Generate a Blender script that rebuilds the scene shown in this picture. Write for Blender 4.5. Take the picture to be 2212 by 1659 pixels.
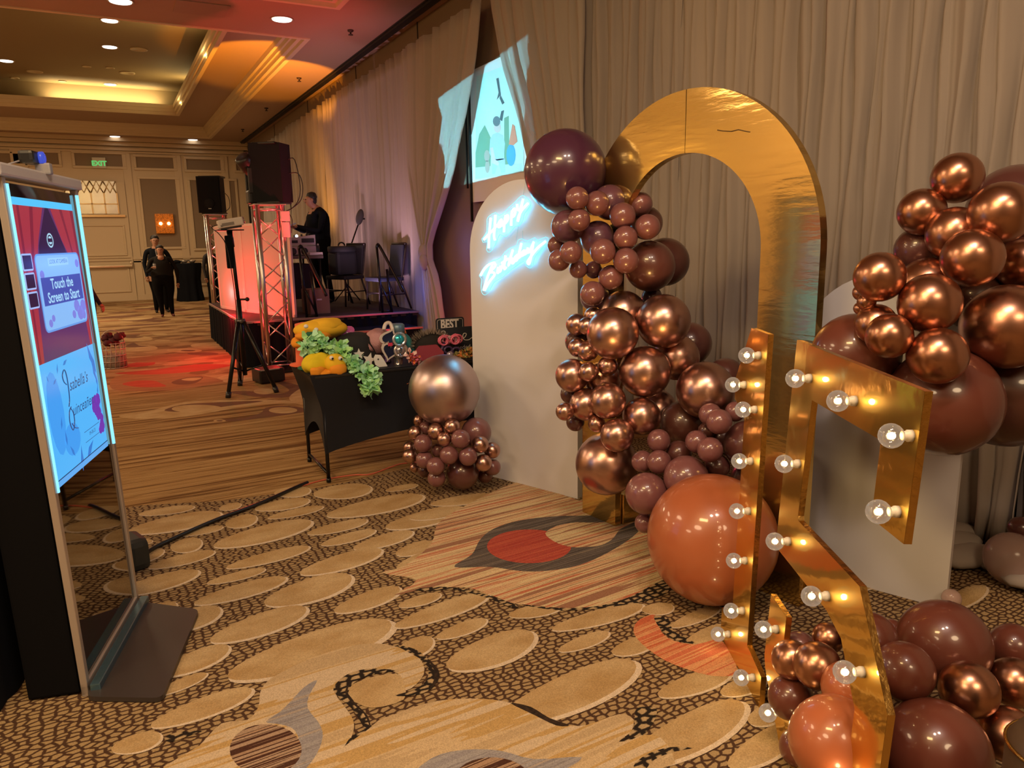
import bpy, bmesh, math, random
from mathutils import Vector, Matrix
random.seed(7)
PI = math.pi
SC = bpy.context.scene
COL = SC.collection
for o in list(bpy.data.objects):
    bpy.data.objects.remove(o)

# ------------------------------------------------------------------ camera
EYE = Vector((0, 0, 1.6))
F_PX, CX, CY = 1610.0, 1106.0, 829.5
RV = (Vector((0.88166121, -0.10510834, 0.46002799)),
      Vector((-0.47159669, -0.16231325, 0.86674735)),
      Vector((-0.01643374, -0.98112519, -0.19267404)))
cd = bpy.data.cameras.new('camera')
cam = bpy.data.objects.new('camera', cd)
COL.objects.link(cam)
m = Matrix.Identity(4)
for i in range(3):
    m[i][0], m[i][1], m[i][2] = RV[i][0], -RV[i][1], -RV[i][2]
    m[i][3] = EYE[i]
cam.matrix_world = m
cd.sensor_fit = 'HORIZONTAL'
cd.sensor_width = 36
cd.lens = F_PX / 2212 * 36
cd.clip_start = .05
cd.clip_end = 200
SC.camera = cam
SC.view_settings.view_transform = 'Standard'
SC.view_settings.look = 'None'
SC.view_settings.exposure = 0.0
SC.view_settings.gamma = 1
SC.view_settings.use_curve_mapping = False
cy = SC.cycles
cy.use_denoising = True
cy.max_bounces = 7
cy.diffuse_bounces = 3
cy.glossy_bounces = 4
cy.transmission_bounces = 4
cy.transparent_max_bounces = 8
cy.sample_clamp_indirect = 4
cy.caustics_reflective = False
cy.caustics_refractive = False

W = bpy.data.worlds.new('room_air')
SC.world = W
W.use_nodes = True
W.node_tree.nodes['Background'].inputs[0].default_value = (1, .72, .45, 1)
W.node_tree.nodes['Background'].inputs[1].default_value = .03

def lamp(name, kind, loc, energy, color, aim=None, **kw):
    d = bpy.data.lights.new(name, kind)
    d.energy = energy
    d.color = color
    for k, v in kw.items():
        setattr(d, k, v)
    o = bpy.data.objects.new(name, d)
    COL.objects.link(o)
    o.location = loc
    if aim is not None:
        o.rotation_euler = (Vector(aim) - Vector(loc)).to_track_quat('-Z', 'Y').to_euler()
    return o

WARM = (1, .70, .405)
# added warm fill at ceiling height, no fixtures; the leftmost brighten the gold reflections
for (x, y, e) in ((-3.6, .5, 120), (-3.6, 5.5, 110), (.2, -2.5, 130), (-3.6, 11, 90), (-2.0, 18.0, 250), (1.2, 20.6, 60), (-7.2, 8.0, 130), (-7.2, 14.0, 150), (-7.2, 2.0, 110)):
    lamp('ceiling_fill', 'AREA', (x, y, 4.4), e, WARM, (x, y, 0), shape='DISK', size=1.6)
# added lights on the unseen left wall and ceiling to brighten the gold mirrors
for y in (6.0, 11.0, 16.0):
    lamp('mirror_fill', 'AREA', (-8.6, y, 2.2), 50, (1, .76, .30), (-8.0, y, 5.0), shape='DISK', size=.5)
# two pinkish downlights and a chandelier near the photo corner
for (x, y) in ((.35, .6), (1.0, .3)):
    lamp('downlight_lamp', 'AREA', (x, y, 4.42), 36, (1, .74, .58), (x + .4, y + .6, 0), shape='DISK', size=.34)
lamp('chandelier_lamp', 'AREA', (-.9, .9, 4.2), 75, (1, .64, .26), (1.5, 2.4, .8), shape='RECTANGLE', size=1.2, size_y=.4)
# cove lights in the ceiling tray
lamp('cove_lamp', 'AREA', (2.12, 14.6, 5.0), 42, (1, .74, .30), (1.75, 14.6, 5.35), shape='RECTANGLE', size=.10, size_y=2.6)
lamp('cove_lamp', 'AREA', (2.12, 19.6, 5.0), 26, (1, .74, .30), (1.75, 19.6, 5.35), shape='RECTANGLE', size=.10, size_y=1.6)
lamp('cove_lamp', 'AREA', (.35, 21.26, 5.0), 42, (1, .76, .36), (.35, 21.40, 5.35), shape='RECTANGLE', size=2.4, size_y=.10)
# party lights of the disc jockey
lamp('red_party_spot', 'SPOT', (2.45, 8.7, .9), 270, (1, .08, .08), (1.9, 10.8, 4.5), spot_size=1.05, spot_blend=.8, shadow_soft_size=.05)
lamp('red_floor_spot', 'SPOT', (2.2, 10.6, 2.5), 150, (1, .20, .07), (.45, 9.7, 0), spot_size=.55, spot_blend=.8, shadow_soft_size=.05)
lamp('amber_party_spot', 'SPOT', (2.6, 12.3, 2.2), 850, (1, .34, .01), (2.9, 14.4, 4.6), spot_size=.85, spot_blend=.3, shadow_soft_size=.03)
lamp('amber_curtain_spot', 'SPOT', (2.6, 13.6, .75), 300, (1, .42, .06), (3.9, 14.8, 2.6), spot_size=.55, spot_blend=.9, shadow_soft_size=.1)
lamp('pink_curtain_spot', 'SPOT', (2.55, 12.9, .72), 95, (1, .62, .80), (3.9, 13.0, 2.7), spot_size=1.6, spot_blend=1, shadow_soft_size=.1)
lamp('pink_curtain_spot', 'SPOT', (3.0, 10.12, .68), 100, (1, .60, .80), (3.9, 11.3, 2.6), spot_size=1.6, spot_blend=.9, shadow_soft_size=.1)
lamp('blue_uplight', 'POINT', (3.7, 8.75, 1.5), 3.0, (.08, .2, 1), shadow_soft_size=.05)
lamp('red_uplight', 'POINT', (3.6, 8.1, .5), 14, (1, .05, .12), shadow_soft_size=.06)
lamp('blue_uplight', 'POINT', (3.5, 9.8, .95), 5, (.05, .18, 1), shadow_soft_size=.05)
lamp('truss_red_lamp', 'POINT', (1.74, 9.56, 1.80), 5, (1, .03, .03), shadow_soft_size=.04)
lamp('truss_red_lamp', 'POINT', (1.74, 9.56, .5), 3, (1, .03, .03), shadow_soft_size=.04)
lamp('truss_red_lamp', 'POINT', (1.65, 14.1, 1.5), 10, (1, .03, .03), shadow_soft_size=.04)
lamp('facade_red_lamp', 'POINT', (1.32, 11.0, .72), 46, (1, .02, .03), shadow_soft_size=.04)
lamp('facade_red_lamp', 'POINT', (1.46, 11.85, .86), 9, (1, .05, .05), shadow_soft_size=.03)
lamp('amber_drape_spot', 'SPOT', (1.2, 1.6, .4), 90, (1, .50, .14), (3.8, 4.7, 3.2), spot_size=.55, spot_blend=1, shadow_soft_size=.2)

# ------------------------------------------------------------------ picture-to-room measuring helpers
def ray(px, py):
    c = Vector(((px - CX) / F_PX, (py - CY) / F_PX, 1))
    return Vector((RV[0].dot(c), RV[1].dot(c), RV[2].dot(c)))
def FL(px, py, z=0.0):
    r = ray(px, py)
    return EYE + r * ((z - EYE.z) / r.z)
def AY(px, py, y):
    r = ray(px, py)
    return EYE + r * (y / r.y)
def AX(px, py, x):
    r = ray(px, py)
    return EYE + r * (x / r.x)

# ------------------------------------------------------------------ materials
MATS = {}
def mat(name, col=(.5, .5, .5), rough=.5, metal=0.0, emit=None, estr=1.0, spec=None, alpha=None, coat=None, bump=None, transl=None, noise=None, sheen=None):
    if name in MATS:
        return MATS[name]
    M = bpy.data.materials.new(name)
    M.use_nodes = True
    nt = M.node_tree
    b = nt.nodes['Principled BSDF']
    b.inputs['Base Color'].default_value = (*col, 1)
    b.inputs['Roughness'].default_value = rough
    b.inputs['Metallic'].default_value = metal
    if spec is not None: b.inputs['Specular IOR Level'].default_value = spec
    if coat is not None:
        b.inputs['Coat Weight'].default_value = coat
        b.inputs['Coat Roughness'].default_value = .08
    if sheen is not None: b.inputs['Sheen Weight'].default_value = sheen
    if emit is not None:
        b.inputs['Emission Color'].default_value = (*emit, 1)
        b.inputs['Emission Strength'].default_value = estr
    if alpha is not None: b.inputs['Alpha'].default_value = alpha
    if transl is not None:
        b.inputs['Subsurface Weight'].default_value = 0
    if noise is not None or bump is not None:
        tc = nt.nodes.new('ShaderNodeTexCoord')
        if noise is not None:                      # noise = (scale, amount)
            n = nt.nodes.new('ShaderNodeTexNoise')
            n.inputs['Scale'].default_value = noise[0]
            n.inputs['Detail'].default_value = 4
            nt.links.new(tc.outputs['Object'], n.inputs['Vector'])
            mx = nt.nodes.new('ShaderNodeMix'); mx.data_type = 'RGBA'
            a = noise[1]
            mx.inputs['A'].default_value = (*[c * (1 - a) for c in col], 1)
            mx.inputs['B'].default_value = (*[min(1, c * (1 + a)) for c in col], 1)
            nt.links.new(n.outputs['Fac'], mx.inputs['Factor'])
            nt.links.new(mx.outputs['Result'], b.inputs['Base Color'])
        if bump is not None:                       # bump = (scale, strength)
            n2 = nt.nodes.new('ShaderNodeTexNoise')
            n2.inputs['Scale'].default_value = bump[0]
            n2.inputs['Detail'].default_value = 3
            nt.links.new(tc.outputs['Object'], n2.inputs['Vector'])
            bp = nt.nodes.new('ShaderNodeBump')
            bp.inputs['Strength'].default_value = bump[1]
            bp.inputs['Distance'].default_value = .01
            nt.links.new(n2.outputs['Fac'], bp.inputs['Height'])
            nt.links.new(bp.outputs['Normal'], b.inputs['Normal'])
    MATS[name] = M
    return M

def emat(name, col, s):
    return mat(name, tuple(min(c, .8) * .3 for c in col), .4, emit=col, estr=s)

# ------------------------------------------------------------------ mesh building
class MB:
    def __init__(self):
        self.v = []; self.f = []; self.mi = []; self.sm = []
        self.cur = 0; self.smooth = False
    def add(self, vs, fs, smooth=None):
        o = len(self.v)
        self.v += [Vector(p) for p in vs]
        for f in fs:
            self.f.append([i + o for i in f]); self.mi.append(self.cur)
            self.sm.append(self.smooth if smooth is None else smooth)
        return self
    def box(self, c, s, rot=None, bev=0):
        c = Vector(c); hx, hy, hz = s[0] / 2, s[1] / 2, s[2] / 2
        R = rot if rot is not None else Matrix.Identity(3)
        if bev <= 0:
            P = [Vector((x, y, z)) for x in (-hx, hx) for y in (-hy, hy) for z in (-hz, hz)]
            return self.add([c + R @ p for p in P], [(0, 1, 3, 2), (4, 6, 7, 5), (0, 4, 5, 1), (2, 3, 7, 6), (0, 2, 6, 4), (1, 5, 7, 3)])
        bm = bmesh.new()
        bmesh.ops.create_cube(bm, size=1)
        for v in bm.verts: v.co = Vector((v.co.x * s[0], v.co.y * s[1], v.co.z * s[2]))
        bmesh.ops.bevel(bm, geom=bm.edges[:], offset=bev, segments=2, affect='EDGES', profile=.6)
        bm.verts.index_update()
        self.add([c + R @ v.co for v in bm.verts], [[v.index for v in f.verts] for f in bm.faces])
        bm.free(); return self
    def prism(self, poly, O, u, v, n, t0, t1):
        O, u, v, n = Vector(O), Vector(u), Vector(v), Vector(n)
        N = len(poly)
        a = [O + u * p[0] + v * p[1] + n * t0 for p in poly]
        b = [O + u * p[0] + v * p[1] + n * t1 for p in poly]
        fs = [list(range(N))[::-1], list(range(N, 2 * N))]
        fs += [(i, (i + 1) % N, N + (i + 1) % N, N + i) for i in range(N)]
        return self.add(a + b, fs, False)
    def sheet(self, poly, O, u, v, n, t):
        O, u, v, n = Vector(O), Vector(u), Vector(v), Vector(n)
        return self.add([O + u * p[0] + v * p[1] + n * t for p in poly], [list(range(len(poly)))], False)
    def tube(self, pts, r, seg=8, cap=True, closed=False):
        pts = [Vector(p) for p in pts]; N = len(pts)
        rs = r if isinstance(r, (list, tuple)) else [r] * N
        vs = []; up = None
        for i, p in enumerate(pts):
            if closed: t = pts[(i + 1) % N] - pts[i - 1]
            else: t = pts[min(i + 1, N - 1)] - pts[max(i - 1, 0)]
            if t.length < 1e-9: t = Vector((0, 0, 1))
            t.normalize()
            if up is None:
                up = Vector((0, 0, 1)) if abs(t.z) < .9 else Vector((1, 0, 0))
            a = t.cross(up)
            if a.length < 1e-6: a = t.cross(Vector((0, 1, 0)))
            a.normalize(); b = a.cross(t); b.normalize(); up = b
            for k in range(seg):
                w = 2 * PI * k / seg
                vs.append(p + a * math.cos(w) * rs[i] + b * math.sin(w) * rs[i])
        fs = []
        for i in range(N if closed else N - 1):
            j = (i + 1) % N
            for k in range(seg):
                fs.append((i * seg + k, i * seg + (k + 1) % seg, j * seg + (k + 1) % seg, j * seg + k))
        if cap and not closed:
            fs.append(list(range(seg))[::-1]); fs.append([(N - 1) * seg + k for k in range(seg)])
        return self.add(vs, fs, True)
    def lathe(self, prof, c=(0, 0, 0), axis=(0, 0, 1), seg=16, smooth=True):
        c = Vector(c); ax = Vector(axis).normalized()
        a = ax.cross(Vector((0, 0, 1)) if abs(ax.z) < .9 else Vector((1, 0, 0))).normalized(); b = ax.cross(a)
        vs = []
        for (r, h) in prof:
            for k in range(seg):
                w = 2 * PI * k / seg
                vs.append(c + ax * h + a * r * math.cos(w) + b * r * math.sin(w))
        fs = []
        for i in range(len(prof) - 1):
            for k in range(seg):
                fs.append((i * seg + k, i * seg + (k + 1) % seg, (i + 1) * seg + (k + 1) % seg, (i + 1) * seg + k))
        fs.append(list(range(seg))[::-1]); fs.append([(len(prof) - 1) * seg + k for k in range(seg)])
        return self.add(vs, fs, smooth)
    def ball(self, c, r, seg=14, rings=9, rot=None):
        rr = r if isinstance(r, (tuple, list)) else (r, r, r)
        c = Vector(c); R = rot if rot is not None else Matrix.Identity(3)
        vs = [c + R @ Vector((0, 0, rr[2]))]
        for i in range(1, rings):
            t = PI * i / rings
            for k in range(seg):
                w = 2 * PI * k / seg
                vs.append(c + R @ Vector((rr[0] * math.sin(t) * math.cos(w), rr[1] * math.sin(t) * math.sin(w), rr[2] * math.cos(t))))
        vs.append(c + R @ Vector((0, 0, -rr[2])))
        fs = [(0, 1 + k, 1 + (k + 1) % seg) for k in range(seg)]
        for i in range(rings - 2):
            for k in range(seg):
                a = 1 + i * seg
                fs.append((a + k, a + seg + k, a + seg + (k + 1) % seg, a + (k + 1) % seg))
        L = len(vs) - 1; a = 1 + (rings - 2) * seg
        fs += [(a + (k + 1) % seg, a + k, L) for k in range(seg)]
        return self.add(vs, fs, True)
    def build(self, name, mats, parent=None, org=None):
        ms = mats if isinstance(mats, (list, tuple)) else [mats]
        if parent is not None:
            org = ORG[parent.name]
        elif org is None:
            xs = [v.x for v in self.v]; ys = [v.y for v in self.v]; zs = [v.z for v in self.v]
            org = Vector(((min(xs) + max(xs)) / 2, (min(ys) + max(ys)) / 2, min(zs)))
        org = Vector(org)
        me = bpy.data.meshes.new(name)
        me.from_pydata([v - org for v in self.v], [], self.f)
        for q in ms: me.materials.append(q)
        me.polygons.foreach_set('material_index', self.mi)
        me.polygons.foreach_set('use_smooth', self.sm)
        me.update()
        o = bpy.data.objects.new(name, me)
        COL.objects.link(o)
        if parent is not None: o.parent = parent
        else: o.location = org
        ORG[o.name] = org
        return o
ORG = {}
def tag(o, label, cat, group=None):
    o['label'] = label; o['category'] = cat
    if group: o['group'] = group
    return o
def struct(o):
    o['kind'] = 'structure'; return o
def thing(name, label, cat, loc, group=None):
    o = bpy.data.objects.new(name, None)
    COL.objects.link(o); o.location = loc; o.empty_display_size = .1
    ORG[o.name] = Vector(loc)
    return tag(o, label, cat, group)
def text2d(s, size, shear=0.0, spacing=1.0, bold=0.0):
    cu = bpy.data.curves.new('lettering', 'FONT')
    cu.body = s; cu.size = size; cu.shear = shear; cu.space_character = spacing
    cu.align_x = 'CENTER'; cu.align_y = 'CENTER'; cu.resolution_u = 3; cu.offset = bold
    o = bpy.data.objects.new('lettering', cu)
    COL.objects.link(o)
    dg = bpy.context.evaluated_depsgraph_get()
    me = o.evaluated_get(dg).to_mesh()
    vs = [(v.co.x, v.co.y) for v in me.vertices]
    fs = [list(p.vertices) for p in me.polygons]
    o.evaluated_get(dg).to_mesh_clear()
    bpy.data.objects.remove(o); bpy.data.curves.remove(cu)
    return vs, fs
def put_text(mb, s, size, O, u, v, n, cx, cz, t, sx=1.0, **kw):
    O, u, v, n = Vector(O), Vector(u), Vector(v), Vector(n)
    vs, fs = text2d(s, size, **kw)
    mb.add([O + u * (cx + p[0] * sx) + v * (cz + p[1]) + n * t for p in vs], fs, False)
def arc(cx, cz, r, a0, a1, n, rz=None):
    rz = r if rz is None else rz
    return [(cx + r * math.cos(a0 + (a1 - a0) * i / n), cz + rz * math.sin(a0 + (a1 - a0) * i / n)) for i in range(n + 1)]
def rrect(x0, y0, x1, y1, r, n=4):
    return (arc(x1 - r, y1 - r, r, 0, PI / 2, n) + arc(x0 + r, y1 - r, r, PI / 2, PI, n)
            + arc(x0 + r, y0 + r, r, PI, 1.5 * PI, n) + arc(x1 - r, y0 + r, r, 1.5 * PI, 2 * PI, n))
def rotz(a): return Matrix.Rotation(a, 3, 'Z')
def smooth_path(pts, k=4):
    pts = [Vector(p) for p in pts]; out = []
    P = [pts[0]] + pts + [pts[-1]]
    for i in range(1, len(P) - 2):
        for j in range(k):
            t = j / k
            a, b, c, d = P[i - 1], P[i], P[i + 1], P[i + 2]
            out.append(.5 * ((2 * b) + (c - a) * t + (2 * a - 5 * b + 4 * c - d) * t * t + (3 * b - a - 3 * c + d) * t ** 3))
    out.append(pts[-1]); return out

black_plastic = mat('black_plastic', (.012, .012, .013), .38)
black_cloth = mat('black_cloth', (.006, .007, .010), .9, spec=.1)
black_metal = mat('black_metal', (.012, .012, .013), .3, .4)
chrome = mat('polished_aluminium', (.64, .61, .60), .30, 1.0)
white_paint = mat('white_panel_paint', (.68, .68, .73), .42, bump=(30, .03))
def foil(name, col, r0, r1, mix, streak):
    """mirror foil: a sharp lobe and a scattered lobe, with faint streaks pressed into the film"""
    M = bpy.data.materials.new(name); M.use_nodes = True; nt = M.node_tree; L = nt.links.new
    a = nt.nodes['Principled BSDF']; b = nt.nodes.new('ShaderNodeBsdfPrincipled')
    for q, r in ((a, r0), (b, r1)):
        q.inputs['Base Color'].default_value = (*col, 1); q.inputs['Metallic'].default_value = 1; q.inputs['Roughness'].default_value = r
    mx = nt.nodes.new('ShaderNodeMixShader'); mx.inputs[0].default_value = mix
    L(a.outputs[0], mx.inputs[1]); L(b.outputs[0], mx.inputs[2]); L(mx.outputs[0], nt.nodes['Material Output'].inputs[0])
    tc = nt.nodes.new('ShaderNodeTexCoord'); mp = nt.nodes.new('ShaderNodeMapping'); mp.inputs['Scale'].default_value = streak
    n = nt.nodes.new('ShaderNodeTexNoise'); n.inputs['Scale'].default_value = 1; n.inputs['Detail'].default_value = 4
    L(tc.outputs['Object'], mp.inputs[0]); L(mp.outputs[0], n.inputs['Vector'])
    bp = nt.nodes.new('ShaderNodeBump'); bp.inputs['Strength'].default_value = .10; bp.inputs['Distance'].default_value = .01
    L(n.outputs['Fac'], bp.inputs['Height'])
    for q in (a, b): L(bp.outputs[0], q.inputs['Normal'])
    return M
gold_foil = foil('gold_mirror_foil', (.70, .50, .18), .10, .40, .25, (5, 5, 26))
# ------------------------------------------------------------------ carpet
def carpet_mat(name, kind, cols, d=(1, 0), freq=40.0, low=1.2, stops=None, width=.1):
    M = bpy.data.materials.new(name); M.use_nodes = True
    nt = M.node_tree; L = nt.links.new; b = nt.nodes['Principled BSDF']
    b.inputs['Roughness'].default_value = .95
    b.inputs['Specular IOR Level'].default_value = .1
    def node(t, **kw):
        n = nt.nodes.new(t)
        for k, v in kw.items(): setattr(n, k, v)
        return n
    geo = node('ShaderNodeNewGeometry')
    d = Vector((d[0], d[1], 0)).normalized(); nn = Vector((-d.y, d.x, 0))
    def dot(vec):
        q = node('ShaderNodeVectorMath', operation='DOT_PRODUCT'); q.inputs[1].default_value = vec
        L(geo.outputs['Position'], q.inputs[0]); return q.outputs['Value']
    along, across = dot(d), dot(nn)
    def comb(a, fa, c, fc):
        m1 = node('ShaderNodeMath', operation='MULTIPLY'); L(a, m1.inputs[0]); m1.inputs[1].default_value = fa
        m2 = node('ShaderNodeMath', operation='MULTIPLY'); L(c, m2.inputs[0]); m2.inputs[1].default_value = fc
        k = node('ShaderNodeCombineXYZ'); L(m1.outputs[0], k.inputs[0]); L(m2.outputs[0], k.inputs[1]); return k.outputs[0]
    ramp = node('ShaderNodeValToRGB'); cr = ramp.color_ramp
    if kind == 'net':
        # slightly wobbling cobble network
        wob = node('ShaderNodeTexNoise'); wob.inputs['Scale'].default_value = 60; L(geo.outputs['Position'], wob.inputs['Vector'])
        vm = node('ShaderNodeVectorMath', operation='MULTIPLY_ADD'); L(wob.outputs['Color'], vm.inputs[0])
        vm.inputs[1].default_value = (.25, .25, 0); L(comb(along, freq * .62, across, freq), vm.inputs[2])
        vo = node('ShaderNodeTexVoronoi', feature='DISTANCE_TO_EDGE'); vo.voronoi_dimensions = '2D'
        vo.inputs['Scale'].default_value = 1; vo.inputs['Randomness'].default_value = .68
        L(vm.outputs[0], vo.inputs['Vector'])
        fac = vo.outputs['Distance']
        cr.interpolation = 'LINEAR'
        cr.elements[0].position = width * .8; cr.elements[0].color = (*cols[0], 1)
        cr.elements[1].position = width * 1.5; cr.elements[1].color = (*cols[1], 1)
    else:
        no = node('ShaderNodeTexNoise'); no.noise_dimensions = '2D'
        no.inputs['Scale'].default_value = 1; no.inputs['Detail'].default_value = 2.5 if kind == 'stripe' else 4
        L(comb(along, low, across, freq), no.inputs['Vector'])
        fac = no.outputs['Fac']
        cr.interpolation = 'CONSTANT' if kind == 'stripe' else 'LINEAR'
        stops = stops or [i / len(cols) for i in range(len(cols))]
        cr.elements[0].position = stops[0]; cr.elements[0].color = (*cols[0], 1)
        cr.elements[1].position = stops[1]; cr.elements[1].color = (*cols[1], 1)
        for s_, c_ in list(zip(stops, cols))[2:]:
            e = cr.elements.new(s_); e.color = (*c_, 1)
    L(fac, ramp.inputs['Fac'])
    pile = node('ShaderNodeTexNoise'); pile.inputs['Scale'].default_value = 230; pile.inputs['Detail'].default_value = 2
    L(geo.outputs['Position'], pile.inputs['Vector'])
    pr = node('ShaderNodeMapRange'); pr.inputs['From Min'].default_value = .3; pr.inputs['From Max'].default_value = .7
    pr.inputs['To Min'].default_value = .78; pr.inputs['To Max'].default_value = 1.18
    L(pile.outputs['Fac'], pr.inputs['Value'])
    mx = node('ShaderNodeVectorMath', operation='SCALE'); L(ramp.outputs['Color'], mx.inputs[0]); L(pr.outputs['Result'], mx.inputs['Scale'])
    L(mx.outputs[0], b.inputs['Base Color'])
    bp = node('ShaderNodeBump'); bp.inputs['Strength'].default_value = .35; bp.inputs['Distance'].default_value = .004
    L(pile.outputs['Fac'], bp.inputs['Height']); L(bp.outputs['Normal'], b.inputs['Normal'])
    return M

def c6(x, y): return (300 + x / 2.517, 1000 + y / 2.517)
def c7(x, y): return (900 + x / 2.5175, 1000 + y / 2.5175)
def c9(x, y): return (230 + x / 4.706, 660 + y / 4.706)
def fdir(a, b):
    v = FL(*b) - FL(*a); return (v.x, v.y)
TAN = (.47, .325, .155); TAN2 = (.50, .36, .19); CREAM = (.62, .50, .36); DARK = (.085, .045, .025); INK = (.022, .016, .013)
grain = fdir(c6(400, 440), c6(930, 330))
flame_dir = fdir(c7(0, 640), c7(700, 440))
cm = {
 'net': carpet_mat('carpet_cobble_net', 'net', [(.07, .036, .021), (.36, .25, .125)], d=grain, freq=43, width=.14),
 'tan': carpet_mat('carpet_tan_pebble', 'soft', [(.40, .26, .115), TAN2], d=grain, freq=9, low=5, stops=[.3, .7]),
 'cream': carpet_mat('carpet_cream_rim', 'soft', [(.58, .46, .33), (.66, .55, .42)], freq=60, low=60, stops=[.3, .7]),
 'bands': carpet_mat('carpet_brown_bands', 'stripe', [(.15, .075, .026), (.30, .175, .07), (.36, .22, .09), (.22, .12, .045), (.42, .27, .12)], d=(1, .03), freq=17, low=.5, stops=[0, .40, .48, .56, .62]),
 'far': carpet_mat('carpet_far_figure', 'stripe', [(.19, .10, .045), (.29, .175, .08), (.38, .245, .12)], d=(1, .02), freq=3.2, low=1.5, stops=[0, .40, .52]),
 'flame': carpet_mat('carpet_flame_stripes', 'stripe', [(.30, .15, .09), (.56, .43, .24), (.46, .15, .08), (.60, .46, .26), (.48, .20, .11)], d=flame_dir, freq=30, low=.35, stops=[0, .40, .51, .56, .645]),
 'orange': carpet_mat('carpet_orange_stripes', 'stripe', [(.55, .16, .08), (.62, .30, .14), (.50, .13, .06), (.60, .26, .12)], d=flame_dir, freq=34, low=.6, stops=[0, .42, .54, .6]),
 'slate': carpet_mat('carpet_slate_stripes', 'stripe', [(.085, .068, .06), (.14, .115, .10), (.065, .05, .045), (.20, .16, .12)], d=flame_dir, freq=60, low=.6, stops=[0, .44, .54, .64]),
 'red': carpet_mat('carpet_red_disc', 'stripe', [(.36, .055, .04), (.44, .09, .055), (.36, .06, .045)], d=flame_dir, freq=60, low=.6, stops=[0, .45, .6]),
 'swirl': carpet_mat('carpet_cream_stripes', 'stripe', [(.46, .335, .19), (.52, .385, .225), (.46, .30, .12), (.54, .42, .28)], d=grain, freq=11, low=.6, stops=[0, .42, .5, .58]),
 'blue': carpet_mat('carpet_grey_blue', 'stripe', [(.27, .25, .26), (.31, .29, .29), (.24, .22, .23), (.36, .30, .25)], d=grain, freq=40, low=.8, stops=[0, .44, .56, .64]),
 'brown': carpet_mat('carpet_brown_pinstripe', 'stripe', [(.075, .035, .022), (.36, .25, .17), (.07, .03, .02), (.34, .22, .14)], d=grain, freq=34, low=.3, stops=[0, .42, .50, .585]),
 'ink': carpet_mat('carpet_black_hook', 'net', [INK, (.42, .30, .16)], d=grain, freq=34, width=.19),
 'oblack': carpet_mat('carpet_dark_line', 'soft', [INK, (.05, .03, .02)], freq=60, low=60, stops=[.3, .7]),
 'rust': carpet_mat('carpet_rust', 'soft', [(.26, .125, .06), (.34, .175, .085)], d=(1, 0), freq=12, low=2, stops=[.3, .7]),
 'umber': carpet_mat('carpet_umber', 'soft', [(.15, .075, .045), (.18, .09, .055)], d=(1, 0), freq=12, low=2, stops=[.3, .7]),
}
keys = list(cm)
fb = MB()
fb.add([(-9, -5, 0), (4.2, -5, 0), (4.2, 24.4, 0), (-9, 24.4, 0)], [(0, 1, 2, 3)])
LAY = [0]
def lay(poly_px, key):
    LAY[0] += 1
    z = .00025 + LAY[0] * .000012
    fb.cur = keys.index(key)
    P = [FL(*p) for p in poly_px]
    P = [Vector((p.x, p.y, z)) for p in P]
    ar = sum(P[i].x * P[(i + 1) % len(P)].y - P[(i + 1) % len(P)].x * P[i].y for i in range(len(P)))
    if ar < 0: P.reverse()
    fb.add(P, [list(range(len(P)))], False)
def curve_px(pts, k=4):
    n = len(pts); out = []
    for i in range(n):
        a, b, c, d = [Vector((*pts[(i + j) % n], 0)) for j in (-1, 0, 1, 2)]
        for j in range(k):
            t = j / k
            q = .5 * ((2 * b) + (c - a) * t + (2 * a - 5 * b + 4 * c - d) * t * t + (3 * b - a - 3 * c + d) * t ** 3)
            out.append((q.x, q.y))
    return out
def pebble(xl, yl, xr, yr, h, f=c6, rim=True):
    a = Vector(f(xl, yl)); b = Vector(f(xr, yr)); s = (Vector(f(0, 1)) - Vector(f(0, 0))).length
    c = (a + b) / 2; ax = (b - a) / 2; hh = h * s
    def shape(dx, dy, g):
        out = []
        for i in range(28):
            w = 2 * PI * i / 28
            ux, uy = math.cos(w), math.sin(w)
            fat = 1 + .16 * ux                       # blunter at the far-right end
            out.append((c.x + ax.x * ux * g + dx, c.y + ax.y * ux * g + hh * uy * fat * g + dy))
        return out
    if rim: lay(shape(hh * .20, hh * .12, 1.03), 'cream')
    lay(shape(0, 0, 1), 'tan')
def ell(cx, cy, rx, ry, key, f, tilt=0.0):
    lay([f(cx + rx * math.cos(w) , cy + ry * math.sin(w) + tilt * rx * math.cos(w)) for w in [2 * PI * i / 30 for i in range(30)]], key)

# large zones that recede
P_ = [(-9, 9.0), (4.2, 9.0), (4.2, 24.4), (-9, 24.4)]
fb.cur = keys.index('far'); fb.add([(x, y, .0001) for x, y in P_], [(0, 1, 2, 3)])
fb.cur = keys.index('bands')
q0, q1, q2 = FL(300, 1092), FL(480, 1082), FL(700, 1052)
fb.add([(x, y, .00018) for x, y in [(-9, q0.y), (q0.x, q0.y), (q1.x, q1.y), (q2.x, q2.y), (2.0, 4.9), (2.2, 4.75), (4.2, 4.6), (4.2, 9.2), (-9, 9.2)]], [tuple(range(9))])
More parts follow.
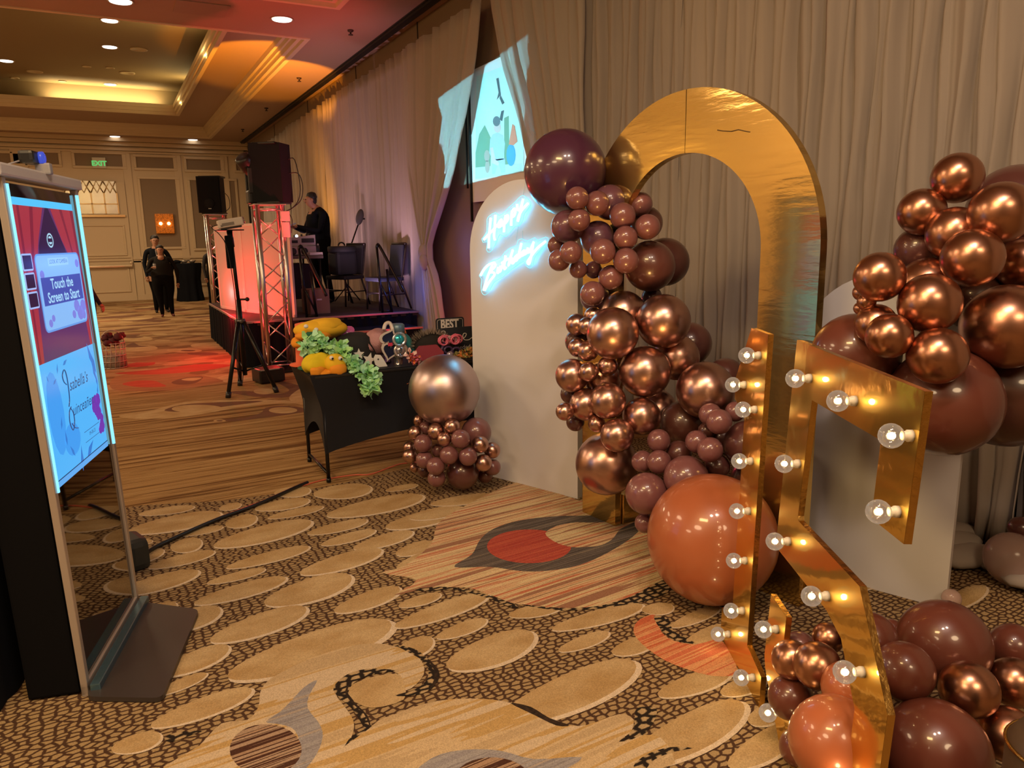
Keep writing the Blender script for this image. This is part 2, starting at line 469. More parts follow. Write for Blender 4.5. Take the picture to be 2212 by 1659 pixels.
# figures of the middle distance
lay(curve_px([c9(*p) for p in [(130, 1120), (480, 1060), (800, 980), (1200, 960), (1700, 960), (2000, 990), (1500, 1010), (1100, 1080), (700, 1140), (300, 1150)]]), 'tan')
lay(curve_px([c9(*p) for p in [(590, 1070), (760, 1010), (1100, 985), (1600, 970), (1180, 1030), (900, 1080)]]), 'umber')
ell(925, 1050, 262, 42, 'tan', c9)
lay(curve_px([c9(*p) for p in [(1100, 1165), (1400, 1140), (1570, 1090), (1620, 1040), (1800, 1020), (1990, 1040), (2000, 1080), (1700, 1130), (1300, 1175)]]), 'umber')
ell(1795, 1065, 145, 32, 'tan', c9)
ell(1150, 1172, 62, 15, 'tan', c9); ell(1150, 1172, 32, 7, 'umber', c9)
lay(curve_px([c9(*p) for p in [(1250, 880), (1450, 870), (1700, 900), (1860, 860), (1700, 760), (1990, 830), (1850, 930), (1500, 925)]]), 'umber')
ell(1600, 872, 105, 30, 'tan', c9)
lay(curve_px([c9(*p) for p in [(1860, 930), (1960, 850), (2040, 840), (2040, 1000), (1900, 985)]]), 'tan')
lay(curve_px([c9(*p) for p in [(1120, 740), (1280, 690), (1480, 690), (1640, 740), (1350, 780), (1180, 775)]]), 'tan')
lay(curve_px([c9(*p) for p in [(60, 850), (400, 870), (800, 850), (1100, 790), (1180, 760), (900, 700), (500, 690), (100, 720)]]), 'rust')
lay(curve_px([c9(*p) for p in [(160, 800), (300, 765), (480, 765), (550, 790), (600, 822), (350, 830)]]), 'red')
lay(curve_px([c9(*p) for p in [(660, 780), (800, 735), (980, 725), (900, 790), (740, 805)]]), 'umber')
lay(curve_px([c9(*p) for p in [(760, 755), (850, 735), (970, 735), (880, 765)]]), 'tan')
lay(curve_px([c9(*p) for p in [(80, 690), (500, 650), (900, 600), (1270, 605), (1000, 660), (500, 700)]]), 'red')
lay(curve_px([c9(*p) for p in [(160, 610), (300, 580), (470, 560), (480, 600), (300, 625)]]), 'red')
lay(curve_px([c9(*p) for p in [(100, 560), (400, 520), (700, 490), (960, 500), (800, 545), (400, 580)]]), 'rust')
ell(790, 458, 180, 20, 'tan', c9); ell(830, 458, 75, 8, 'umber', c9)
ell(1010, 408, 155, 26, 'tan', c9); ell(980, 490, 160, 14, 'umber', c9)
ell(330, 432, 190, 34, 'tan', c9); lay(curve_px([c9(*p) for p in [(190, 420), (270, 378), (330, 405), (430, 412), (300, 424)]]), 'umber')
ell(300, 338, 170, 26, 'tan', c9); lay(curve_px([c9(*p) for p in [(170, 325), (250, 312), (380, 318), (270, 332)]]), 'umber')
ell(545, 292, 75, 10, 'tan', c9); ell(570, 356, 80, 9, 'tan', c9); ell(960, 290, 110, 11, 'tan', c9)
for k in range(46):
    lx = random.uniform(-1.6, 3.4); ly = random.uniform(14.5, 23.6)
    if 1.2 < lx and ly < 14.6: continue
    a_ = random.uniform(.15, .5); b_ = random.uniform(.15, .4)
    LAY[0] += 1
    fb.cur = keys.index(random.choice(['umber', 'tan', 'umber', 'rust']))
    fb.add([(lx + a_ * math.cos(w) + .25 * b_ * math.sin(2 * w), ly + b_ * math.sin(w), .00025 + LAY[0] * .000012) for w in [2 * PI * i / 18 for i in range(18)]], [tuple(range(18))])

# pebbles of the near field
for p in [(735, 165, 930, 150, 28), (948, 170, 1262, 140, 38), (1340, 150, 1515, 120, 15), (630, 250, 925, 205, 28), (700, 300, 1000, 240, 20),
          (1020, 285, 1545, 185, 42), (0, 280, 300, 240, 20), (-60, 375, 445, 280, 42), (435, 250, 555, 228, 18), (470, 335, 640, 302, 33),
          (200, 395, 455, 350, 18), (170, 462, 340, 435, 38), (-70, 440, 75, 425, 15), (405, 450, 938, 325, 46), (915, 385, 1240, 315, 26),
          (990, 445, 1285, 370, 26), (1165, 465, 1490, 380, 33), (1340, 350, 1762, 255, 42), (1395, 495, 1600, 440, 33), (50, 570, 410, 485, 28),
          (-60, 540, 135, 480, 28), (475, 570, 925, 460, 30), (875, 600, 1320, 480, 44), (-150, 720, 325, 595, 42), (370, 655, 685, 580, 23),
          (300, 765, 800, 630, 40), (680, 760, 1158, 630, 64), (1060, 805, 1420, 690, 46), (-20, 850, 205, 775, 40), (100, 900, 445, 805, 55),
          (385, 965, 912, 800, 60), (480, 1160, 1375, 885, 98), (100, 1150, 490, 1010, 55), (1400, 1030, 1600, 975, 50), (60, 1270, 370, 1150, 30),
          (65, 1430, 615, 1240, 56), (-150, 1560, 120, 1490, 50), (1400, 570, 1580, 500, 28)]:
    pebble(*p)
for p in [(-120, 890, 390, 720, 46), (105, 950, 380, 860, 36), (160, 1100, 640, 950, 84), (735, 905, 1230, 780, 42), (770, 1020, 1045, 930, 36),
          (1060, 1030, 1300, 965, 46), (440, 1400, 1195, 1110, 108), (1310, 1260, 1710, 1140, 58), (1225, 800, 1395, 790, 32), (1380, 890, 1650, 790, 33),
          (1460, 980, 1700, 900, 45), (1150, 1620, 1785, 1340, 118), (1690, 1640, 2080, 1450, 90), (500, 830, 790, 780, 34), (-40, 300, 250, 250, 30),
          (75, 225, 430, 180, 26), (1650, 1250, 1900, 1180, 50), (-100, 780, 130, 720, 28), (1800, 1400, 2000, 1340, 60), (2300, 700, 2700, 560, 45), (2450, 1050, 2900, 900, 60), (2800, 800, 3100, 690, 50)]:
    pebble(*p, f=c7)
# flame figure with the eye
lay(curve_px([c7(*p) for p in [(-190, 600), (-60, 560), (80, 440), (110, 340), (220, 260), (480, 130), (640, 105), (880, 205), (1250, 225), (1330, 350), (1330, 520), (1380, 620), (1230, 735), (960, 785), (740, 790), (540, 770), (400, 720), (260, 680), (40, 690), (-120, 720), (0, 640)]], 3), 'flame')
lay(curve_px([c7(*p) for p in [(205, 568), (300, 500), (345, 420), (420, 360), (560, 315), (760, 292), (960, 288), (1190, 280), (1240, 320), (1180, 400), (1040, 490), (880, 560), (700, 590), (560, 590), (400, 568)]], 4), 'slate')
lay(curve_px([c7(*p) for p in [(860, 330), (1010, 325), (1195, 315), (1110, 360), (1060, 420), (980, 455), (860, 455), (740, 430), (700, 390), (760, 345)]], 4), 'flame')
ell(612, 456, 230, 92, 'red', c7)
lay(curve_px([c7(*p) for p in [(700, 385), (780, 340), (900, 325), (1010, 345), (1050, 395), (1000, 440), (880, 462), (770, 440)]], 4), 'flame')
lay(curve_px([c7(*p) for p in [(1180, 900), (1220, 850), (1300, 830), (1330, 920), (1400, 970), (1520, 990), (1660, 970), (1745, 1140), (1600, 1160), (1400, 1100), (1290, 1040), (1200, 960)]], 3), 'orange')
lay(curve_px([c7(*p) for p in [(560, 770), (760, 790), (960, 785), (1150, 735), (1340, 640), (1380, 690), (1290, 740), (1130, 775), (930, 800), (740, 802)]], 3), 'ink')
lay(curve_px([c7(*p) for p in [(1290, 835), (1370, 850), (1400, 920), (1520, 985), (1420, 970), (1330, 910)]], 3), 'ink')
lay(curve_px([c7(*p) for p in [(-20, 690), (150, 676), (330, 705), (540, 775), (520, 790), (380, 735), (200, 692), (60, 700)]], 3), 'ink')
# swirl with the grey teardrop
lay(curve_px([c6(*p) for p in [(700, 1190), (800, 1130), (950, 1060), (1150, 1000), (1300, 985), (1420, 1010), (1530, 1070), (1550, 1150), (1480, 1230), (1390, 1240), (1410, 1150), (1290, 1125), (1150, 1150), (1080, 1210), (1070, 1260), (1120, 1330), (1165, 1400), (1165, 1470), (1120, 1560), (1040, 1700), (150, 1700), (330, 1540), (450, 1420), (590, 1400), (650, 1330), (660, 1250)]], 3), 'swirl')
lay(curve_px([c6(*p) for p in [(1100, 1250), (1240, 1175), (1400, 1150), (1440, 1200), (1440, 1290), (1280, 1335), (1190, 1310)]], 3), 'tan')
lay(curve_px([c6(*p) for p in [(970, 1185), (925, 1270), (920, 1340), (980, 1420), (1000, 1490), (965, 1590), (880, 1690), (800, 1690), (870, 1560), (850, 1460), (770, 1425), (690, 1412), (770, 1355), (835, 1290), (900, 1222)]], 3), 'blue')
ell(690, 1562, 196, 138, 'brown', c6)
lay(curve_px([c6(*p) for p in [(1058, 1225), (1130, 1155), (1250, 1122), (1395, 1132), (1280, 1152), (1180, 1192), (1140, 1250), (1180, 1310), (1240, 1380), (1268, 1440), (1240, 1468), (1200, 1400), (1150, 1330), (1085, 1275)]], 3), 'ink')
lay(curve_px([c6(*p) for p in [(1150, 1200), (1135, 1250), (1180, 1312), (1245, 1380), (1262, 1450), (1225, 1370), (1160, 1310), (1120, 1250)]], 3), 'oblack')
lay(curve_px([c6(*p) for p in [(1400, 995), (1500, 1015), (1580, 1075), (1628, 1130), (1622, 1190), (1570, 1245), (1480, 1270), (1395, 1268), (1500, 1235), (1560, 1190), (1575, 1130), (1545, 1080), (1480, 1040)]], 3), 'ink')
lay(curve_px([c6(*p) for p in [(1570, 1068), (1630, 1130), (1625, 1190), (1580, 1240), (1605, 1180), (1605, 1130)]], 3), 'oblack')
lay(curve_px([c6(*p) for p in [(1262, 1440), (1240, 1500), (1170, 1560), (1080, 1700), (1040, 1700), (1110, 1560), (1160, 1490)]], 3), 'ink')
lay(curve_px([c6(*p) for p in [(140, 1500), (200, 1470), (340, 1460), (290, 1480), (180, 1520)]], 3), 'ink')
# pale field at the bottom with the second disc
lay(curve_px([c7(*p) for p in [(-260, 1450), (-120, 1370), (100, 1300), (330, 1285), (520, 1310), (650, 1370), (780, 1425), (920, 1430), (1100, 1370), (1180, 1400), (1180, 1480), (1330, 1500), (1250, 1700), (-480, 1760)]], 3), 'swirl')
lay(curve_px([c7(*p) for p in [(-60, 1740), (80, 1610), (250, 1565), (450, 1568), (640, 1615), (900, 1605), (760, 1700), (700, 1780), (0, 1800)]], 3), 'blue')
ell(410, 1740, 215, 135, 'brown', c7)
lay(curve_px([c7(*p) for p in [(1100, 1520), (1180, 1450), (1190, 1350), (1240, 1330), (1305, 1340), (1285, 1420), (1215, 1490)]], 3), 'ink')
lay(curve_px([c7(*p) for p in [(1180, 1650), (1260, 1585), (1380, 1550), (1500, 1555), (1400, 1575), (1290, 1620), (1220, 1700)]], 3), 'ink')
lay(curve_px([c7(*p) for p in [(510, 1310), (620, 1330), (720, 1390), (830, 1430), (760, 1432), (640, 1375)]], 3), 'oblack')
floor = struct(fb.build('floor', [cm[k] for k in keys], org=(0, 0, 0)))

# ------------------------------------------------------------------ walls
YB, XW = 24.25, 4.05
wall_cream = mat('wall_cream_paint', (.60, .47, .30), .55)
wall_taupe = mat('wall_taupe_fabric', (.25, .18, .115), .9, bump=(60, .1))
room_tan = mat('room_plaster', (.34, .24, .15), .8)
brown_wall = mat('folding_wall_brown', (.22, .15, .10), .8)
def slab(name, lo, hi, m):
    b = MB(); b.box([(lo[i] + hi[i]) / 2 for i in range(3)], [hi[i] - lo[i] for i in range(3)])
    return struct(b.build(name, m))
wall_back = slab('wall_back', (-9.2, YB, 0), (XW + .2, YB + .2, 5.6), wall_cream)
wall_right = slab('wall_right', (XW, -5, 0), (XW + .15, YB, 4.56), brown_wall)
wall_left = slab('wall_left', (-9.2, -5, 0), (-9, YB, 5.6), wall_cream)
wall_front = slab('wall_front', (-9.2, -5.2, 0), (XW + .2, -5, 5.6), room_tan)
Xu, Yu, Zu = Vector((1, 0, 0)), Vector((0, 1, 0)), Vector((0, 0, 1))
# panelling of the back wall: inset fabric panels inside raised mouldings
def frame_strip(mb, x0, z0, x1, z1, w, y, d):
    for (a, b, c, e) in ((x0, z0, x1, z0 + w), (x0, z1 - w, x1, z1), (x0, z0 + w, x0 + w, z1 - w), (x1 - w, z0 + w, x1, z1 - w)):
        mb.box(((a + c) / 2, y - d / 2, (b + e) / 2), (c - a, d, e - b), bev=.012)
def px_rect(tl, br):
    a = AY(*tl, YB); b = AY(*br, YB); return a.x, b.z, b.x, a.z
panels = []
for tl, br, fab in [((25, 326), (130, 357), 1), ((158, 329), (270, 362), 1), ((291, 337), (379, 366), 1), ((400, 342), (482, 370), 1), ((508, 350), (521, 370), 1),
                    ((300, 385), (398, 534), 1), ((408, 388), (520, 536), 1), ((402, 575), (470, 612), 1)]:
    panels.append((*px_rect(tl, br), fab))
for k in range(1, 5):                                  # the same bays go on beyond the frame of view
    for (x0, z0, x1, z1, f) in panels[2:4] + panels[5:6]:
        panels.append((x0 - 2.55 - 2.4 * k, z0, x1 - 2.55 - 2.4 * k, z1, f))
for (x0, z0, x1, z1, f) in panels:
    if x1 - x0 < .05: continue
    b = MB(); b.box(((x0 + x1) / 2, YB - .006, (z0 + z1) / 2), (x1 - x0, .02, z1 - z0)); b.build('wall_panel', wall_taupe, wall_back)
    b = MB(); frame_strip(b, x0 - .05, z0 - .05, x1 + .05, z1 + .05, .07, YB, .05); b.build('panel_moulding', wall_cream, wall_back)
b = MB()
for z, h, d in ((4.12, .05, .06), (4.20, .08, .10), (4.33, .10, .16), (4.45, .12, .24), (1.20, .07, .06), (1.10, .04, .04), (.08, .16, .05)):
    b.box((-2.5, YB - d / 2, z), (13.0, d, h))
b.build('cornice', wall_cream, wall_back)
b = MB()
for px in (284, 392, 492):                              # flat pilasters between the bays
    x = AY(px, 450, YB).x
    b.box((x, YB - .02, 2.1), (.2, .04, 4.1))
b.build('pilaster', wall_cream, wall_back)
struct(wall_back)
# door with its lattice window
x0d, z0d = AY(166, 645, YB).x, 0
x1d = AY(296, 640, YB).x
door = MB(); door.box(((x0d + x1d) / 2, YB - .05, 1.65), (x1d - x0d, .06, 3.3))
door = struct(door.build('door_1', wall_cream))
for (za, zb) in ((1.28, 2.15), (.25, .95)):
    b = MB(); frame_strip(b, x0d + .12, za, x1d - .12, zb, .05, YB - .08, .03); b.build('door_panel', wall_cream, door)
for z in (1.13, 1.05):
    b = MB(); b.box(((x0d + x1d) / 2, YB - .095, z + .1), (x1d - x0d - .1, .03, .03)); b.build('door_rail', wall_cream, door)
b = MB(); b.box(((x0d + x1d) / 2, YB - .15, .98), (x1d - x0d - .05, .05, .07), bev=.015); b.box((x1d - .05, YB - .12, 1.02), (.06, .1, .16), bev=.01)
b.build('push_bar', mat('door_brass', (.62, .5, .33), .3, .9), door)
zt0, zt1 = AY(240, 462, YB).z, AY(240, 392, YB).z
mirror_glass = mat('lattice_mirror_glass', (.55, .52, .42), .2, 1.0, bump=(5, .12))
xm0, xm1 = x0d + .02, x1d - .22
win = MB(); win.box(((xm0 + xm1) / 2, YB - .085, (zt0 + zt1) / 2), (xm1 - xm0, .01, zt1 - zt0))
win = win.build('lattice_window', mirror_glass, door)
b = MB(); nx = 4; wx = (xm1 - xm0) / nx; h = zt1 - zt0
for i in range(nx + 1):
    x = xm0 + i * wx
    b.box((x, YB - .11, zt0 + h * .32), (.035, .04, h * .64))
    if i < nx:
        b.tube([(x, YB - .11, zt0 + h * .62), (x + wx / 2, YB - .11, zt1), (x + wx, YB - .11, zt0 + h * .62)], .018, 4)
        b.tube([(x, YB - .11, zt1), (x + wx / 2, YB - .11, zt0 + h * .64), (x + wx, YB - .11, zt1)], .018, 4)
b.box(((xm0 + xm1) / 2, YB - .11, zt0 + h * .3), (xm1 - xm0, .04, .03)); b.box(((xm0 + xm1) / 2, YB - .12, zt0 - .06), (xm1 - xm0 + .3, .08, .06))
b.build('muntin', mat('lattice_gilt', (.70, .52, .25), .3, .9), win)
# exit sign and wall lamp
e0, e1 = AY(198, 342, YB), AY(230, 366, YB)
ex = thing('exit_sign', 'green lit EXIT sign above the door in the far wall', 'sign', ((e0.x + e1.x) / 2, YB - .02, e1.z))
b = MB(); b.box(((e0.x + e1.x) / 2, YB - .06, (e0.z + e1.z) / 2 + .02), (e1.x - e0.x, .07, e0.z - e1.z), bev=.01); b.build('housing', mat('sign_white', (.6, .55, .42), .5), ex)
b = MB(); put_text(b, 'EXIT', (e0.z - e1.z) * .62, ((e0.x + e1.x) / 2, YB - .10, (e0.z + e1.z) / 2), Xu, Zu, -Yu, 0, 0, .003, bold=.008); b.build('lettering', emat('exit_green', (.12, .62, .16), .8), ex)
s0, s1 = AY(333, 462, YB), AY(377, 504, YB)
sc = thing('wall_sconce', 'square amber glass wall lamp glowing on the far panelled wall', 'lamp', ((s0.x + s1.x) / 2, YB, s1.z))
amber = bpy.data.materials.new('amber_mosaic_glass'); amber.use_nodes = True
nt = amber.node_tree; bs = nt.nodes['Principled BSDF']
vo = nt.nodes.new('ShaderNodeTexVoronoi'); vo.inputs['Scale'].default_value = 26
tcn = nt.nodes.new('ShaderNodeTexCoord'); nt.links.new(tcn.outputs['Object'], vo.inputs['Vector'])
rp = nt.nodes.new('ShaderNodeValToRGB'); rp.color_ramp.elements[0].color = (.75, .20, .01, 1); rp.color_ramp.elements[1].color = (.25, .06, .005, 1)
nt.links.new(vo.outputs['Distance'], rp.inputs['Fac']); nt.links.new(rp.outputs['Color'], bs.inputs['Base Color']); nt.links.new(rp.outputs['Color'], bs.inputs['Emission Color'])
bs.inputs['Emission Strength'].default_value = .28
b = MB(); b.box(((s0.x + s1.x) / 2, YB - .10, (s0.z + s1.z) / 2), (s1.x - s0.x, .10, s0.z - s1.z), bev=.02); b.build('shade', amber, sc)
for dx in (-.2, .2):
    b = MB(); b.ball(((s0.x + s1.x) / 2 + dx * (s1.x - s0.x) * 1.1, YB - .16, (s0.z + s1.z) / 2), .045); b.build('bulb', emat('sconce_bulb', (1, .62, .2), 9), sc)

# ------------------------------------------------------------------ ceiling: two beams level with the soffit, a stepped tray between them
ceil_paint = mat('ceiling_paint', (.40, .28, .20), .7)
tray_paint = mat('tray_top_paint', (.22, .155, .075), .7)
trim_paint = mat('ceiling_trim_paint', (.68, .56, .38), .5)
ZC, ZM, ZI, ZT = 4.5, 4.72, 4.95, 5.35
cb = MB()
def cslab(x0, y0, x1, y1, z, t=.08): cb.box(((x0 + x1) / 2, (y0 + y1) / 2, z + t / 2), (x1 - x0, y1 - y0, t))
XT0, XT1, YT0, YT1 = -7.6, 2.88, 11.68, 23.45
cslab(XT1, -5, XW + .1, YB, ZC)                      # strip along the draped wall
cslab(-9, 10.0, XT1, YT0, ZC)                        # beam over the stage end
cslab(-9, YT1, XT1, YB, ZC)                          # strip along the far wall
cslab(-9, YT0, XT0, YT1, ZC)
cslab(-9, -5, XT0, 10.0, ZC); cslab(XT0, -5, XT1, -4.2, ZC)
XI0, XI1, YI0, YI1 = -6.4, 1.88, 12.5, 21.05
for (a, b_, c, d) in ((XI1, YT0, XT1 - .0, YT1), (XT0, YT0, XI0, YT1), (XI0, YT0, XI1, YI0), (XI0, YI1, XI1, YT1)):
    cslab(a, b_, c, d, ZM + .06)
cslab(XT0, -4.2, XT1, 10.0, ZM + .06)
ceiling = struct(cb.build('ceiling', ceil_paint))
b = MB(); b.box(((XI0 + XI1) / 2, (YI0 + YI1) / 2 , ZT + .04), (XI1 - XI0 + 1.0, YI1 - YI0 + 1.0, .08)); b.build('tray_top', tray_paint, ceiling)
b = MB()
zz = (ZT + ZI) / 2 + .0
for (c, s) in (((XI1 + .45, (YI0 + YI1) / 2, zz), (.05, YI1 - YI0 + 1, ZT - ZI + .2)), ((XI0 - .45, (YI0 + YI1) / 2, zz), (.05, YI1 - YI0 + 1, ZT - ZI + .2)),
               (((XI0 + XI1) / 2, YI1 + .45, zz), (XI1 - XI0 + 1, .05, ZT - ZI + .2)), (((XI0 + XI1) / 2, YI0 - .45, zz), (XI1 - XI0 + 1, .05, ZT - ZI + .2))):
    b.box(c, s)
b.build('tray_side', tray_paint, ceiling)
def moulding(name, x0, y0, x1, y1, steps):
    b = MB()
    for (off, za, zb) in steps:
        X0, Y0, X1, Y1 = x0 + off, y0 + off, x1 - off, y1 - off
        t = .07
        b.box(((X0 + X1) / 2, Y1 + t / 2, (za + zb) / 2), (X1 - X0 + 2 * t, t, zb - za)); b.box(((X0 + X1) / 2, Y0 - t / 2, (za + zb) / 2), (X1 - X0 + 2 * t, t, zb - za))
        b.box((X1 + t / 2, (Y0 + Y1) / 2, (za + zb) / 2), (t, Y1 - Y0, zb - za)); b.box((X0 - t / 2, (Y0 + Y1) / 2, (za + zb) / 2), (t, Y1 - Y0, zb - za))
    return b.build(name, trim_paint, ceiling)
moulding('tray_moulding', XT0, YT0, XT1, YT1, [(.012, ZC - .014, ZC + .06), (.07, ZC + .04, ZC + .13), (.10, ZC + .12, ZC + .20), (.15, ZC + .19, ZM + .06)])
moulding('tray_moulding', XI0, YI0, XI1, YI1, [(.012, ZM - .01, ZM + .08), (.05, ZM + .06, ZM + .15), (.08, ZM + .14, ZI)])
moulding('tray_moulding', XT0, -4.2, XT1, 10.0, [(.012, ZC - .014, ZC + .06), (.07, ZC + .04, ZC + .13), (.09, ZC + .12, ZC + .20), (.15, ZC + .19, ZM + .06)])
b = MB(); b.box((3.86, 9.6, ZC - .02), (.10, 29.0, .05)); b.box((3.80, 9.6, ZC - .005), (.02, 29, .02))
struct(b.build('trim_1', mat('track_black', (.01, .009, .008), .5)))
b = MB()
for y in (10.2, 13.1, 16.6, 20.2): b.box((XW - .004, y, 4.2), (.012, .02, .8))
b.build('panel_joint', mat('joint_dark', (.03, .02, .015), .8), wall_right)
cornerm = MB(); cornerm.box((3.96, 24.0, 3.6), (.16, .22, .6), bev=.02); cornerm.box((3.93, 24.16, 2.2), (.05, .1, 4.2))
struct(cornerm.build('trim_2', mat('track_black2', (.012, .01, .01), .5)))

lens_on = emat('downlight_lens', (1, .86, .74), 3.2)
ring_m = mat('downlight_ring', (.55, .45, .36), .35, .5)
DL = [((260, 2), ZC, 'round downlight in the red-lit beam at the very top, over the booth'), ((609, 41), ZC, 'round downlight in the red-lit beam next to the orange patch of ceiling'),
      ((248, 295), ZC, 'small downlight over the far door with the lattice window'), ((416, 302), ZC, 'small downlight over the far wall beside the room corner'),
      ((237, 44), ZT, 'bright downlight in the raised tray, nearest the beam'), ((237, 101), ZT, 'bright downlight in the raised tray, second from the beam'),
      ((13, 131), ZT, 'bright downlight alone at the dark side of the raised tray'), ((238, 182), ZT, 'bright downlight in the raised tray over the lit far cove')]
for (p, z, lab) in DL:
    P = FL(*p, z)
    P.y = min(P.y, YB - .35) if z == ZC else P.y
    t = thing('downlight', lab, 'light', (P.x, P.y, z - .0), 'lit downlights of the ceiling')
    b = MB(); b.lathe([(.13, 0), (.15, -.012), (.155, -.002)], (P.x, P.y, z), seg=20); b.build('ring', ring_m, t)
    b = MB(); b.lathe([(.125, -.004), (.125, -.014), (.06, -.02)], (P.x, P.y, z), seg=20); b.build('lens', lens_on, t)
for (p, lab) in [((300, 106), 'round ceiling loudspeaker grille beside the second tray downlight'), ((275, 157), 'round ceiling loudspeaker grille farther down the tray'),
                 ((75, 154), 'round ceiling grille near the lone tray downlight'), ((187, 143), 'small unlit ceiling fitting in the middle of the tray'), ((238, 146), 'small unlit ceiling fitting between tray downlights'),
                 ((32, 168), 'small unlit ceiling fitting at the tray edge'), ((135, 175), 'small unlit ceiling fitting before the lit cove')]:
    P = FL(*p, ZT)
    b = MB(); r = .16 if 'grille' in lab else .09
    b.lathe([(r, 0), (r, -.015), (r * .8, -.018), (r * .78, -.008)], (P.x, P.y, ZT), seg=18)
    tag(b.build('ceiling_grille', mat('grille_tan', (.46, .36, .22), .5)), lab, 'ceiling fitting', 'unlit fittings in the ceiling tray')
for i, (p, lab) in enumerate([((757, 65), 'dark fire sprinkler on the strip of ceiling highest in view'), ((646, 168), 'dark fire sprinkler in the orange patch of light'),
              ((575, 233), 'dark fire sprinkler beyond the orange patch of light'), ((524, 279), 'dark fire sprinkler nearest the far wall corner')]):
    P = FL(*p, ZC)
    b = MB(); b.lathe([(.045, 0), (.04, -.02), (.012, -.03), (.012, -.05), (.035, -.06), (.035, -.066)], (P.x, P.y, ZC), seg=10)
    tag(b.build('fire_sprinkler', mat('sprinkler_dark', (.05, .03, .025), .5)), lab, 'sprinkler', 'sprinklers of the ceiling strip')
for (p, lab) in [((163, 188), 'small adjustable spotlight hung over the far cove, beside the lone one'), ((303, 198), 'small adjustable spotlight hung in the corner of the lit cove')]:
    P = FL(*p, ZT)
    P.z = ZT
    t = thing('track_spot', lab, 'light', (P.x, P.y, ZT))
    b = MB(); b.lathe([(.10, 0), (.10, -.04)], (P.x, P.y, ZT), seg=14); b.tube([(P.x, P.y, ZT - .03), (P.x, P.y, ZT - .12)], .012, 6); b.build('bracket', mat('grille_tan', (.46, .36, .22), .5), t)
    b = MB(); b.lathe([(.035, 0), (.05, -.1)], (P.x + .03, P.y, ZT - .1), (.4, 0, .9), seg=10); b.build('head', black_metal, t)
P = FL(435, 18, ZC)
b = MB(); b.box((P.x, P.y, ZC - .006), (.62, .55, .012)); tag(b.build('air_vent', mat('vent_red_tan', (.36, .24, .18), .6)), 'flat square air vent panel in the red-lit beam', 'vent')

